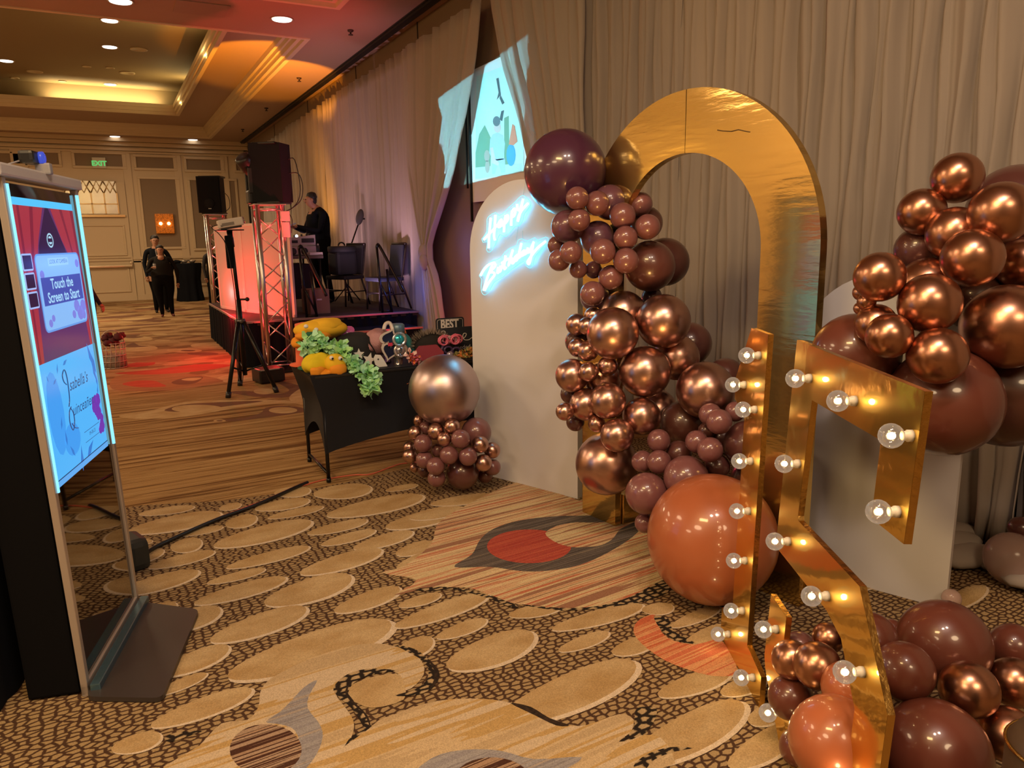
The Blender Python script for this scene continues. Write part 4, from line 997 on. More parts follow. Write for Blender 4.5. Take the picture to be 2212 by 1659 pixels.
STR = [('H', [[(320, 450), (305, 600), (295, 740), (290, 870)], [(385, 410), (375, 560), (365, 700), (378, 760)], [(225, 750), (290, 680), (350, 620), (400, 560), (440, 530)]]),
       ('a', [[(470, 470), (430, 520), (420, 570), (450, 570), (480, 500), (482, 560), (505, 540)]]),
       ('p', [[(525, 415), (508, 520), (500, 650)], [(512, 470), (545, 415), (562, 450), (540, 500), (510, 530)]]),
       ('p', [[(612, 350), (604, 450), (600, 560)], [(606, 390), (640, 325), (662, 350), (642, 420), (605, 440)]]),
       ('y', [[(682, 260), (690, 330), (718, 340), (748, 260), (765, 190)], [(752, 250), (722, 380), (692, 500), (704, 430), (760, 330), (835, 250)]]),
       ('B', [[(345, 1090), (280, 1250), (220, 1450)], [(180, 1245), (230, 1160), (300, 1090), (370, 1075), (380, 1120), (300, 1200), (350, 1200), (370, 1240), (300, 1330), (235, 1450)]]),
       ('i', [[(422, 1130), (410, 1210), (440, 1185)]]), ('r', [[(452, 1110), (450, 1190), (478, 1105), (502, 1112)]]),
       ('t', [[(524, 970), (502, 1150), (532, 1130)], [(470, 1075), (560, 1012)]]),
       ('h', [[(624, 890), (590, 1000), (562, 1110), (600, 1020), (622, 1020), (615, 1080), (642, 1055)]]),
       ('d', [[(690, 960), (650, 1000), (650, 1042), (690, 1010), (742, 800), (702, 990), (732, 975)]]),
       ('a', [[(782, 900), (750, 930), (745, 970), (780, 950), (792, 890), (786, 950), (812, 935)]]),
       ('y', [[(832, 860), (826, 920), (850, 920), (882, 850), (912, 780)], [(902, 820), (872, 1000), (847, 1085), (826, 1060), (860, 1000), (960, 870), (1075, 775)]])]
for (ch, strokes) in STR:
    b = MB()
    for s_ in strokes: b.tube(smooth_path([npt(x, y, .036) for x, y in s_], 4), .0082, 7)
    b.build('neon_letter', tube_m, neon)
b = MB()
for (x0, y0, x1, y1) in ((765, 150, 800, -60), (700, 560, 670, 760), (760, 630, 762, 740)):
    b.tube([npt(x0, y0, .024), npt(x1, y1, .012)], .0012, 4)
b.build('hanging_wire', mat('clear_wire', (.5, .8, .85), .3), neon)

# gold arch
OA = Vector((2.315, 3.499, 0)); uA = Vector((.1216, -.9926, 0)).normalized(); nA = Vector((uA.y, -uA.x, 0))
WA, HA, BA = 1.441, 2.25, .28
ra = WA / 2; zc_ = HA - ra
arch = thing('gold_arch', 'tall hollow mirror-gold arch with balloons climbing its far leg', 'arch', tuple(OA + uA * ra))
def half(name, a0, a1, leg, flip):
    b = MB(); N = 26
    o_ = [(ra + ra * math.cos(a0 + (a1 - a0) * i / N), zc_ + ra * math.sin(a0 + (a1 - a0) * i / N)) for i in range(N + 1)]
    i_ = [(ra + (ra - BA) * math.cos(a0 + (a1 - a0) * i / N), zc_ + (ra - BA) * math.sin(a0 + (a1 - a0) * i / N)) for i in range(N + 1)]
    o_ = [(o_[0][0], 0)] + o_; i_ = [(i_[0][0], 0)] + i_
    for (t0, t1) in ((0, .045),):
        M_ = len(o_); vs = []
        for L_ in (o_, i_):
            for t in (t0, t1): vs += [OA + uA * p[0] + Zu * p[1] - nA * t for p in L_]
        fs = []
        for k in range(M_ - 1):
            fs += [(k, k + 1, 2 * M_ + k + 1, 2 * M_ + k), (M_ + k + 1, M_ + k, 3 * M_ + k, 3 * M_ + k + 1), (k + 1, k, M_ + k, M_ + k + 1), (2 * M_ + k, 2 * M_ + k + 1, 3 * M_ + k + 1, 3 * M_ + k)]
        fs += [(0, 2 * M_, 3 * M_, M_), (M_ - 1, 2 * M_ - 1, 4 * M_ - 1, 3 * M_ - 1)]
        b.add(vs, fs, False)
    bm = bmesh.new(); 
    o = b.build(name, gold_foil, arch)
    bm.from_mesh(o.data); bmesh.ops.recalc_face_normals(bm, faces=bm.faces[:]); bm.to_mesh(o.data); bm.free()
    return o
half('arch_half', PI, PI / 2 + .003, 0, False)
half('arch_half', 0, PI / 2 - .003, 1, True)
b = MB()
b.box(OA + uA * (BA / 2) + Vector((.13, 0, .09)), (.16, BA, .18), rotz(.122), .006); b.build('foot', gold_foil, arch)
b = MB()
b.box(OA + uA * (WA - BA / 2) + Vector((.13, 0, .09)), (.16, BA, .18), rotz(.122), .006); b.build('foot', gold_foil, arch)
b = MB()
cr = [plane_pt(x, y, OA, nA, uA) for x, y in ((1550, 281), (1562, 283), (1580, 284), (1595, 280), (1612, 284), (1620, 285))]
b.tube([OA + uA * s + Zu * z + nA * .001 for s, z in cr], .0022, 4); b.build('foil_crease', mat('crease_dark', (.12, .07, .02), .5), arch)

# ------------------------------------------------------------------ marquee numbers
O5 = Vector((1.809, 1.638, 0)); ur = Vector((-.467, -.884, 0)).normalized(); n5 = Vector((-.884, .467, 0)).normalized()
gold_face = foil('number_gold_mirror', (.84, .55, .12), .06, .40, .32, (9, 9, 9))
gold_edge = mat('number_gold_edge', (.70, .43, .12), .22, 1.0, bump=(40, .2))
globe = bpy.data.materials.new('bulb_glass'); globe.use_nodes = True
nt = globe.node_tree; nt.nodes.remove(nt.nodes['Principled BSDF'])
tr = nt.nodes.new('ShaderNodeBsdfTransparent'); gl = nt.nodes.new('ShaderNodeBsdfGlossy'); gl.inputs['Roughness'].default_value = .12
e_ = nt.nodes.new('ShaderNodeEmission'); e_.inputs[0].default_value = (1, .72, .48, 1); e_.inputs[1].default_value = .42
lw = nt.nodes.new('ShaderNodeLayerWeight'); lw.inputs[0].default_value = .45
ma = nt.nodes.new('ShaderNodeMixShader'); mb_ = nt.nodes.new('ShaderNodeMixShader')
nt.links.new(gl.outputs[0], ma.inputs[1]); nt.links.new(e_.outputs[0], ma.inputs[2]); ma.inputs[0].default_value = .75
mr = nt.nodes.new('ShaderNodeMapRange'); mr.inputs['To Min'].default_value = .30; mr.inputs['To Max'].default_value = .95
nt.links.new(lw.outputs['Facing'], mr.inputs['Value'])
nt.links.new(mr.outputs['Result'], mb_.inputs[0]); nt.links.new(tr.outputs[0], mb_.inputs[1]); nt.links.new(ma.outputs[0], mb_.inputs[2])
nt.links.new(mb_.outputs[0], nt.nodes['Material Output'].inputs[0])
fil = emat('bulb_filament', (1, .66, .28), 85)
socket_m = mat('bulb_socket_white', (.75, .68, .56), .4)
proto = {}
def number(name, label, poly, lean, bulbs):
    v = Zu * math.cos(lean) - n5 * math.sin(lean); nn = n5 * math.cos(lean) + Zu * math.sin(lean)
    base = O5 + ur * poly[0][0]
    t = thing(name, label, 'marquee number', tuple(base), 'gold mirror marquee numbers')
    b = MB(); b.sheet(poly, O5, ur, v, nn, .0005); 
    o = b.build('mirror_face', gold_face, t)
    bm = bmesh.new(); bm.from_mesh(o.data); bmesh.ops.triangulate(bm, faces=bm.faces[:]); bmesh.ops.recalc_face_normals(bm, faces=bm.faces[:])
    if bm.faces[0].normal.dot(nn) < 0: bmesh.ops.reverse_faces(bm, faces=bm.faces[:])
    bm.to_mesh(o.data); bm.free()
    b = MB(); b.prism(poly, O5, ur, v, nn, -.018, 0)
    o = b.build('edge_band', gold_edge, t)
    bm = bmesh.new(); bm.from_mesh(o.data); bmesh.ops.triangulate(bm, faces=[f for f in bm.faces if len(f.verts) > 4]); bmesh.ops.recalc_face_normals(bm, faces=bm.faces[:]); bm.to_mesh(o.data); bm.free()
    for (s, z) in bulbs:
        P = O5 + ur * s + v * z
        if 'g' not in proto:
            b = MB(); b.ball(Vector(P) + nn * .046, .028, 16, 10); g = b.build('bulb', globe, t)
            b = MB(); b.ball(Vector(P) + nn * .044, (.008, .008, .008), 8, 5); f_ = b.build('filament', fil, g)
            f_.data.transform(Matrix.Identity(4))
            b = MB(); b.lathe([(.014, 0), (.014, .010), (.011, .014), (.011, .022), (.006, .024)], P, nn, 12); s_ = b.build('socket', socket_m, g)
            proto['g'] = (g, f_, s_, Vector(P))
        else:
            g0, f0, s0_, P0 = proto['g']
            g = g0.copy(); COL.objects.link(g); g.parent = t
            rootd = (Vector(P) - P0) - (ORG[t.name] - ORG[proto['t']])
            g.location = rootd
            ORG[g.name] = ORG[t.name]
            for q in (f0, s0_):
                c = q.copy(); COL.objects.link(c); c.parent = g
        proto.setdefault('t', t.name)
    return t
one = [(-.475, 0), (0, 0), (0, .118), (-.156, .145), (-.156, 1.272), (-.33, 1.272), (-.474, 1.068), (-.472, .985), (-.347, .955), (-.345, .14), (-.475, .125)]
number('marquee_number', 'gold mirror number one with a column of lit bulbs, standing beyond the five', one, math.radians(1.0),
       [(-.223, 1.191), (-.358, 1.062), (-.226, 1.0), (-.232, .812), (-.224, .629), (-.224, .44), (-.218, .247), (-.359, .073), (-.066, .074)])
five = [(0, 1.275), (.727, 1.262), (.727, .912), (.575, .914), (.572, 1.11), (.158, 1.118), (.148, .755), (.155, .742), (.56, .728), (.757, .505), (.757, .20), (.60, 0), (.20, 0), (.02, .16), (.0, .20), (.002, .425), (.143, .417), (.145, .215), (.225, .16), (.545, .16), (.612, .245), (.612, .42), (.50, .55), (.40, .578), (0, .592)]
number('marquee_number', 'gold mirror number five with big lit bulbs, closest to the copper balloons', five, math.radians(2.6),
       [(.132, 1.178), (.423, 1.174), (.70, 1.156), (.688, .974), (.115, .91), (.105, .654), (.401, .62), (.085, .343), (.629, .534), (.19, .115), (.665, .26), (.45, .08)])

# ------------------------------------------------------------------ balloons
def bal_mat(name, col, rough, metal, coat=0.0, spec=.5):
    return mat(name, col, rough, metal, coat=coat, spec=spec)
BM = {'C': bal_mat('chrome_rose_latex', (.54, .335, .285), .29, 1.0), 'K': bal_mat('chrome_copper_latex', (.52, .27, .18), .28, 1.0), 'G': bal_mat('chrome_mauve_latex', (.50, .40, .41), .36, 1.0),
      'M': bal_mat('mauve_latex', (.20, .078, .08), .30, 0, .6), 'V': bal_mat('violet_mauve_latex', (.14, .056, .085), .30, 0, .6),
      'P': bal_mat('plum_latex', (.075, .022, .055), .30, 0, .6), 'B': bal_mat('brown_latex', (.10, .034, .030), .32, 0, .55),
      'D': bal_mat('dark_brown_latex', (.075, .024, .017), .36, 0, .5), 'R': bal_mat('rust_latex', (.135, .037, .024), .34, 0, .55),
      'O': bal_mat('orange_latex', (.40, .115, .045), .34, 0, .55), 'T': mat('translucent_latex', (.55, .38, .34), .2, alpha=.55)}
kn = MB()
prof = []
for i in range(17):
    w = PI * (i / 16) * .965
    r = math.sin(w); z = math.cos(w)
    if z < 0: z *= 1.0 + .10 * (-z) ** 2
    prof.append((max(r, .002), z))
prof += [(.055, -1.13), (.03, -1.17), (.055, -1.21)]
def bal_mesh(m, seg):
    b = MB(); b.lathe(prof, seg=seg)
    me = bpy.data.meshes.new('balloon'); me.from_pydata(b.v, [], b.f); me.materials.append(m)
    me.polygons.foreach_set('use_smooth', [True] * len(b.f)); me.update(); return me
BMESH = {k: bal_mesh(v, 32) for k, v in BM.items()}
GRP = {'a': 'upper mauve balloons of the tall garland', 'b': 'chrome balloons of the tall garland', 'c': 'lower balloons of the tall garland', 'd': 'copper balloons on the round-topped panel',
       'e': 'balloons on the carpet behind the number five', 'f': 'balloons of the low column', 'g': 'stray balloons on the carpet'}
SPINE = {'a': Vector((2.36, 3.34, 1.6)), 'b': Vector((2.40, 3.25, .9)), 'c': Vector((2.5, 2.75, .5)), 'd': Vector((2.9, 1.8, 1.3)), 'e': Vector((1.95, 1.3, .2)), 'f': Vector((1.85, 4.28, .25)), 'g': Vector((3, 1.5, 0))}
for (k, x, y, z, r, lab, g) in BALLOONS:
    if k == 'C' and g in 'de': k = 'K'
    o = bpy.data.objects.new('balloon', BMESH[k]); COL.objects.link(o)
    o.location = (x, y, z); o.scale = (r, r, r)
    d = SPINE[g] - Vector((x, y, z))
    if d.length < 1e-3: d = Vector((0, 0, -1))
    d = d.normalized() + Vector((x, y, z - 1.6)).normalized() * .8
    if r > .2: d = Vector((.2, .3, -1)) if k == 'O' else Vector((.3, .6, -.8))
    o.rotation_euler = (-d).to_track_quat('Z', 'Y').to_euler()
    tag(o, lab, 'balloon', GRP[g])
# ------------------------------------------------------------------ photo booth
OB = Vector((-.23, 2.869, 0)); ub = Vector((.27033, .96277, 0)).normalized(); nb0 = Vector((ub.y, -ub.x, 0))
LE = math.radians(1.35)
vb = Zu * math.cos(LE) - nb0 * math.sin(LE); nb = nb0 * math.cos(LE) + Zu * math.sin(LE)
RB = Matrix((ub, vb, nb)).transposed()
def BP(s, h, t=0.0): return OB + ub * s + vb * h + nb * t
booth = thing('photo_booth', 'tall mirror photo booth with glowing touch screen and silver frame', 'photo booth', tuple(BP(.35, 0)))
silver = mat('booth_silver_frame', (.56, .50, .45), .35, .55)
led = emat('booth_led_strip', (.25, .72, 1.0), 1.25)
WBH, HB = .70, 1.815
for (s, h, w, hh) in ((.014, HB / 2, .028, HB), (WBH - .014, HB / 2, .028, HB), (WBH / 2, .03, WBH, .05)):
    b = MB(); b.box(BP(s, h, -.008), (w, hh, .024), RB, .004); b.build('frame_bar', silver, booth)
for s in (.026, WBH - .026):
    b = MB(); b.box(BP(s, 1.28, .004), (.010, 1.03, .01), RB); b.build('light_strip', led, booth)
b = MB(); b.box(BP(WBH / 2 - .01, HB + .022, -.02), (WBH + .05, .042, .075), RB, .008); b.build('top_bar', mat('booth_top_white', (.62, .60, .60), .4), booth)
glass = mat('tinted_mirror_glass', (.22, .20, .18), .03, 1.0)
b = MB(); b.box(BP(WBH / 2, .92, -.012), (WBH - .06, 1.76, .012), RB); b.build('mirror_glass', glass, booth)
b = MB(); b.box(BP(WBH / 2, .87, -.115), (WBH - .03, 1.72, .17), RB, .01); b.build('cabinet', mat('booth_cabinet_black', (.005, .005, .006), .8, spec=.08), booth)
def spoly(mb, poly, t): mb.sheet(poly, OB, ub, vb, nb, t)
def srect(mb, x0, z0, x1, z1, t): spoly(mb, [(x0, z0), (x1, z0), (x1, z1), (x0, z1)], t)
S0, S1, Z0, Z1, ZS = .036, .606, .775, 1.745, 1.205
scm = {}
def smat(n, c, s=1.0):
    if n not in scm: scm[n] = mat('screen_' + n, tuple(q * .05 for q in c), .15, emit=c, estr=s)
    return scm[n]
scrm = MB(); srect(scrm, S0, Z0, S1, 1.757, 0); screen = scrm.build('touch_screen', smat('backing', (.05, .03, .08), .5), booth)
def spart(name, n, c, s, fn):
    b = MB(); fn(b); return b.build(name, smat(n, c, s), screen)
spart('header_band', 'cyan', (.08, .55, .95), 1.0, lambda b: srect(b, S0, 1.732, S1, 1.757, .0018))
spart('curtain_picture', 'purple', (.13, .035, .16), .8, lambda b: srect(b, S0, ZS, S1, 1.752, .001))
def folds(b, edge, t):
    for e in edge: spoly(b, e, t)
spart('curtain_picture', 'red', (.40, .035, .06), .9, lambda b: folds(b, [[(S0, ZS), (.10, ZS), (.13, 1.45), (.22, 1.62), (.315, 1.752), (S0, 1.752)], [(.58, ZS), (S1, ZS), (S1, 1.752), (.36, 1.752), (.44, 1.62), (.545, 1.5)]], .0014))
for f_ in [[(.06, ZS), (.075, ZS), (.10, 1.752), (.08, 1.752)], [(.11, 1.46), (.125, 1.45), (.22, 1.752), (.19, 1.752)], [(.62, ZS), (.63, ZS), (.60, 1.752), (.57, 1.752)], [(.56, 1.5), (.57, 1.49), (.48, 1.752), (.45, 1.752)]]:
    spart('curtain_fold', 'darkred', (.27, .02, .05), .8, lambda b: spoly(b, f_, .0016))
spart('gap_picture', 'gap', (.035, .012, .06), .8, lambda b: spoly(b, [(.215, 1.6), (.33, 1.74), (.345, 1.74), (.46, 1.59), (.5, 1.50), (.19, 1.50)], .0012))
def logo(b):
    P = arc(.325, 1.618, .030, 0, 2 * PI, 20, .026); Q = arc(.325, 1.618, .024, 0, 2 * PI, 20, .020)
    for i in range(20): spoly(b, [P[i], P[i + 1], Q[i + 1], Q[i]], .002)
    spoly(b, arc(.325, 1.625, .014, 0, PI, 8, .008), .002); spoly(b, arc(.325, 1.612, .016, PI, 2 * PI, 8, .008), .002)
spart('round_logo', 'paleblue', (.45, .75, .95), .9, logo)
spart('dialog_panel', 'blue', (.13, .33, .80), 1.0, lambda b: spoly(b, rrect(.155, 1.30, .592, 1.572, .025), .002))
spart('dialog_panel', 'lightblue', (.24, .50, .92), 1.0, lambda b: spoly(b, rrect(.163, 1.307, .584, 1.566, .02), .0022))
spart('dialog_flowers', 'violet', (.20, .22, .72), 1.0, lambda b: [spoly(b, arc(x, z, r, 0, 2 * PI, 10, r * .8), .0024) for x, z, r in ((.52, 1.34, .035), (.56, 1.365, .03), (.49, 1.37, .03), (.555, 1.33, .022), (.45, 1.34, .02), (.21, 1.33, .018), (.24, 1.345, .016), (.2, 1.5, .02), (.56, 1.53, .02))])
spart('dialog_band', 'deepblue', (.055, .085, .42), 1.0, lambda b: srect(b, .18, 1.392, .578, 1.49, .0026))
spart('small_banner', 'banner', (.32, .60, .95), 1.0, lambda b: srect(b, .27, 1.528, .47, 1.556, .0026))
spart('lettering', 'bannertext', (.05, .13, .40), 1.0, lambda b: put_text(b, 'LOOK AT CAMERA', .021, OB, ub, vb, nb, .37, 1.542, .003, sx=1.0))
def msg(b):
    put_text(b, 'Touch the', .052, OB, ub, vb, nb, .375, 1.463, .003, sx=1.03, bold=.001)
    put_text(b, 'Screen to Start', .052, OB, ub, vb, nb, .378, 1.416, .003, sx=1.0, bold=.001)
spart('lettering', 'message', (.38, .68, .95), 1.0, msg)
for k in range(3):
    z1 = 1.575 - k * .063
    fr = spart('thumbnail_frame', 'thumb', (.36, .50, .90), 1.0, lambda b: spoly(b, rrect(.052, z1 - .057, .136, z1, .006, 2), .002))
    b = MB(); srect(b, .059, z1 - .051, .129, z1 - .006, .0024); b.build('thumbnail_frame', smat('thumbdark', (.03, .012, .05), .8), screen)
spart('invitation_card', 'card', (.09, .46, .95), 1.0, lambda b: srect(b, S0, Z0, S1, ZS, .001))
spart('card_tint', 'card2', (.06, .34, .88), 1.0, lambda b: [spoly(b, arc(x, z, rx, 0, 2 * PI, 16, rz), .0014) for x, z, rx, rz in ((.13, 1.02, .07, .15), (.24, .90, .08, .06))])
def script_card(b):
    put_text(b, 'sabella\u2019s', .062, OB, ub, vb, nb, .385, 1.09, .002, sx=1.0, shear=.35)
    put_text(b, 'uincea\u00f1era', .058, OB, ub, vb, nb, .405, .995, .002, sx=1.0, shear=.35)
    for st in ([(.262, 1.10), (.24, 1.115), (.235, 1.14), (.262, 1.155), (.275, 1.12), (.268, 1.05), (.25, 1.02)],
               [(.27, 1.015), (.245, 1.0), (.235, .96), (.255, .93), (.28, .955), (.282, .99), (.262, 1.012)], [(.255, .955), (.275, .935), (.31, .925)]):
        b.tube(smooth_path([BP(s, h, .002) for s, h in st], 4), .0022, 4)
    put_text(b, '09-08-23', .02, OB, ub, vb, nb, .45, .875, .002)
    srect(b, .36, .892, .54, .894, .002); srect(b, .36, .852, .54, .854, .002)
spart('lettering', 'ink', (.03, .07, .20), 1.0, script_card)
def petals(b, sx=1.0):
    for (x, z, r) in ((.53, .965, .045), (.565, .98, .03), (.55, .93, .035), (.57, .87, .032), (.58, .90, .022), (.545, .86, .02)):
        for k in range(6):
            w = k * PI / 3 + x * 40
            spoly(b, arc(x + r * .5 * math.cos(w), z + r * .45 * math.sin(w), r * .5, 0, 2 * PI, 8), .0016 + k * .0001)
spart('flower_print', 'plumflower', (.16, .04, .42), 1.0, petals)
for (x, z, l, a) in ((.55, 1.17, .05, 1.9), (.57, 1.14, .06, 2.0), (.57, 1.10, .04, 1.8), (.585, 1.06, .03, 1.7), (.58, 1.02, .025, 1.2), (.16, 1.13, .02, .4), (.20, 1.17, .02, 1.2), (.28, 1.18, .025, .3), (.10, 1.15, .014, 2), (.30, .81, .05, 1.4), (.40, .82, .05, .5), (.22, .86, .03, 2.2), (.18, .92, .03, 1.6), (.16, .98, .025, 1.2)):
    d = (math.cos(a), math.sin(a)); q = (-d[1], d[0])
    spart('leaf_print', 'leafblue', (.04, .20, .62), 1.0, lambda b: spoly(b, [(x - d[0] * l, z - d[1] * l), (x - d[0] * .2 * l + q[0] * l * .3, z - d[1] * .2 * l + q[1] * l * .3), (x + d[0] * l, z + d[1] * l), (x - d[0] * .2 * l - q[0] * l * .3, z - d[1] * .2 * l - q[1] * l * .3)], .0018))
spart('task_bar', 'bar', (.12, .40, .85), 1.0, lambda b: srect(b, S0, Z0, S1, Z0 + .020, .002))
spart('task_bar_line', 'inkline', (.02, .04, .12), 1.0, lambda b: srect(b, S0, Z0 + .021, S1, Z0 + .025, .0022))
base = MB()
pl4 = [Vector((-.235, 2.835, 0)), Vector((.005, 2.690, 0)), Vector((.190, 3.325, 0)), Vector((-.045, 3.545, 0))]
def rounded(P, r):
    out = []
    for i in range(4):
        a, c, d = P[i - 1], P[i], P[(i + 1) % 4]
        p, q = c + (a - c).normalized() * r, c + (d - c).normalized() * r
        for k in range(5):
            t = k / 4; out.append(p * (1 - t) ** 2 + c * 2 * t * (1 - t) + q * t * t)
    return out
pp = rounded(pl4, .035)
base.prism([(p.x, p.y) for p in pp], (0, 0, 0), Xu, Yu, Zu, .004, .022)
base.build('base_plate', mat('plate_bronze', (.055, .045, .042), .42, .2), booth)
b = MB(); b.box(BP(.35, .030, .028), (.70, .03, .035), RB, .004); b.build('plate_lip', mat('lip_blue_steel', (.16, .30, .40), .25, .8), booth)
wc = thing('webcam', 'small black webcam with a blue-lit face clipped on the booth top', 'camera', tuple(BP(.33, 1.86)))
b = MB(); b.box(BP(.33, 1.905, -.02), (.10, .045, .05), RB, .012); b.build('housing', black_plastic, wc)
b = MB(); b.lathe([(.022, 0), (.022, .012), (.014, .016)], BP(.345, 1.905, .004), nb, 14); b.box(BP(.375, 1.905, .006), (.012, .036, .006), RB); b.build('lens', mat('webcam_blue', (.03, .05, .2), .2, emit=(.05, .10, .8), estr=.6), wc)
b = MB(); b.box(BP(.35, 1.868, .01), (.03, .04, .05), RB, .006); b.tube([BP(.28, 1.89, -.04), BP(.22, 1.86, -.10), BP(.18, 1.80, -.2)], .003, 5); b.build('clip', mat('clip_grey', (.35, .35, .38), .4), wc)
# black table behind the booth
bt = thing('draped_table', 'table under a floor-length black cloth directly behind the photo booth', 'table', (-.8, 3.5, 0))
b = MB()
Ry = 5
for i in range(2):
    pass
prof_t = []
nu, nv = 60, 6
vs = []
def T2(s, t): q = OB + ub * s + nb0 * t; return (q.x, q.y)
per = [T2(-.03, -.92), T2(-.03, -.27), T2(.95, -.27), T2(.95, -.92)]
mcx = sum(p[0] for p in per) / 4; mcy = sum(p[1] for p in per) / 4
for j in range(nv + 1):
    z = 1.03 * (1 - j / nv) + .005
    for i in range(nu):
        t = i / nu * 4; k = int(t); f = t - k
        a, c = per[k], per[(k + 1) % 4]
        w = 1 + .012 * j * math.sin(i * 1.9) / 3
        vs.append(((a[0] + (c[0] - a[0]) * f - mcx) * w + mcx, (a[1] + (c[1] - a[1]) * f - mcy) * w + mcy, z))
fs = [(j * nu + i, j * nu + (i + 1) % nu, (j + 1) * nu + (i + 1) % nu, (j + 1) * nu + i) for j in range(nv) for i in range(nu)]
b.add(vs, fs, True); b.add([(x, y, 1.035) for x, y in per], [(0, 1, 2, 3)], False)
b.build('tablecloth', black_cloth, bt)
b = MB(); b.box((mcx, mcy, 1.047), (.60, .92, .02), rotz(math.atan2(nb0.y, nb0.x)), .006)
tag(b.build('cloth_runner', mat('runner_pink', (.42, .27, .25), .8)), 'dusty pink runner lying on the black table behind the booth', 'runner')
b = MB(); b.tube(smooth_path([(-.66, 3.06, 1.24), (-.585, 3.02, 1.12), (-.56, 3.01, 1.075), (-.54, 3.06, 1.066)], 4), [.014] * 4 + [.006] * 9, 7)
tag(b.build('plug_lead', mat('cable_grey', (.30, .28, .27), .5)), 'grey plug end with a thin lead over the pink runner', 'cable')
bd = MB()
vs = []; fs = []
for j in range(2):
    for i in range(40): vs.append((-2.9 + i * .05, 4.15 + .02 * math.sin(i * 1.3), 0.01 + 1.95 * j))
fs = [(i, i + 1, 41 + i, 40 + i) for i in range(39)]
bd.add(vs, fs, True); bdo = bd.build('backdrop', black_cloth); bdo.modifiers.new('t', 'SOLIDIFY').thickness = .006
tag(bdo, 'black cloth backdrop hanging behind the booth table', 'backdrop')

# cables and bag on the carpet
def cable(name, label, px, r, m, extra=None):
    b = MB(); P = [FL(*p) + Vector((0, 0, r)) for p in px]
    if extra: P = P + extra
    b.tube(smooth_path(P, 5), r, 7)
    return tag(b.build(name, m), label, 'cable')
cable('cable_cover', 'taped bundle of black cables running over the pebbled carpet to the booth', [(312, 1203), (345, 1182), (460, 1130), (560, 1092), (640, 1056), (665, 1046)], .012, mat('gaffer_black', (.014, .013, .014), .28))
cable('extension_cord', 'orange extension cord from the black cables past the table foot', [(640, 1055), (700, 1038), (760, 1028), (800, 1026), (840, 1012), (868, 1003), (905, 1000)], .005, mat('cord_orange', (.58, .12, .06), .5))
bg = MB()
P = FL(305, 1222); bg.box((P.x - .03, P.y + .02, .08), (.11, .2, .16), rotz(.3), .035)
tag(bg.build('cable_box', mat('bag_black', (.018, .022, .022), .6)), 'black power box on the carpet against the booth frame', 'power box')

# ------------------------------------------------------------------ prop table
TX0, TX1, TY0, TY1, TZ = 1.10, 2.90, 4.80, 5.42, .74
tab = thing('prop_table', 'folding table in a stretched black cover, heaped with party props', 'table', (2.0, 5.1, 0))
b = MB(); b.box(((TX0 + TX1) / 2, (TY0 + TY1) / 2, TZ - .012), (TX1 - TX0, TY1 - TY0, .022), bev=.006); b.build('tabletop', black_plastic, tab)
b = MB(); vs = []; N = 24; NV = 8
def corner(k, h):
    f = .05 * min(1, h * 2.2); sx = 1 if k in (0, 3) else -1; sy = 1 if k in (0, 1) else -1
    return Vector(((TX0 - .03, TX1 + .03, TX1 + .03, TX0 - .03)[k] + sx * f * 1.4, (TY0, TY0, TY1, TY1)[k] + sy * f * .45))
for side in range(4):
    nin = Vector([(0, 1), (-1, 0), (0, -1), (1, 0)][side]); short = side in (1, 3)
    V = []
    for j in range(NV + 1):
        h = j / NV; p, q = corner(side, h), corner((side + 1) % 4, h)
        for i in range(N + 1):
            t = i / N
            zb = .20 + (.16 if short else .10) * math.sin(PI * t) ** .8
            g_ = p + (q - p) * t + nin * (.05 if short else .03) * math.sin(PI * t) * math.sin(PI * min(1, h * .9)) 
            V.append((g_.x, g_.y, TZ * (1 - h) + zb * h))
    b.add(V, [(j * (N + 1) + i, j * (N + 1) + i + 1, (j + 1) * (N + 1) + i + 1, (j + 1) * (N + 1) + i) for j in range(NV) for i in range(N)], True)
b.add([(TX0 - .03, TY0, TZ + .002), (TX1 + .03, TY0, TZ + .002), (TX1 + .03, TY1, TZ + .002), (TX0 - .03, TY1, TZ + .002)], [(0, 1, 2, 3)], False)
b.build('stretch_cover', mat('spandex_black', (.007, .0085, .014), .62, spec=.35), tab)
for (x, y) in ((1.155, 4.835), (1.155, 5.385), (2.845, 4.835), (2.845, 5.385)):
    b = MB(); b.tube([(x, y, 0), (x, y, .5)], .013, 8); b.tube([(x, y, 0), (x, y, .03)], .016, 8); b.build('leg', black_metal, tab)
for x in (1.155, 2.845):
    b = MB(); b.tube([(x, 4.835, .06), (x, 5.385, .06)], .010, 8); b.build('foot_bar', black_metal, tab)

yel = mat('felt_yellow', (.82, .47, .02), .85); org_ = mat('felt_orange', (.80, .30, .015), .85); lemon = mat('felt_lemon', (.72, .55, .01), .85)
white_f = mat('felt_white', (.8, .78, .74), .7); ink_f = mat('felt_black', (.012, .012, .014), .9); green_f = mat('felt_green', (.012, .11, .06), .9)
def blob(mb, c, r, rot=None, bumps=.06, seed=1, seg=18, rings=12):
    R = random.Random(seed); n0 = len(mb.v); mb.ball(c, r, seg, rings, rot); c = Vector(c)
    k = [R.uniform(2, 5) for _ in range(3)]; ph = [R.uniform(0, 6) for _ in range(3)]
    for i in range(n0, len(mb.v)):
        d = mb.v[i] - c
        w = math.sin(k[0] * d.x / max(r) * 1.5 + ph[0]) * math.sin(k[1] * d.y / max(r) * 1.5 + ph[1]) + .6 * math.sin(k[2] * d.z / max(r) * 2 + ph[2])
        mb.v[i] = c + d * (1 + bumps * w)
def T(px, py, y): return AY(px, py, y)
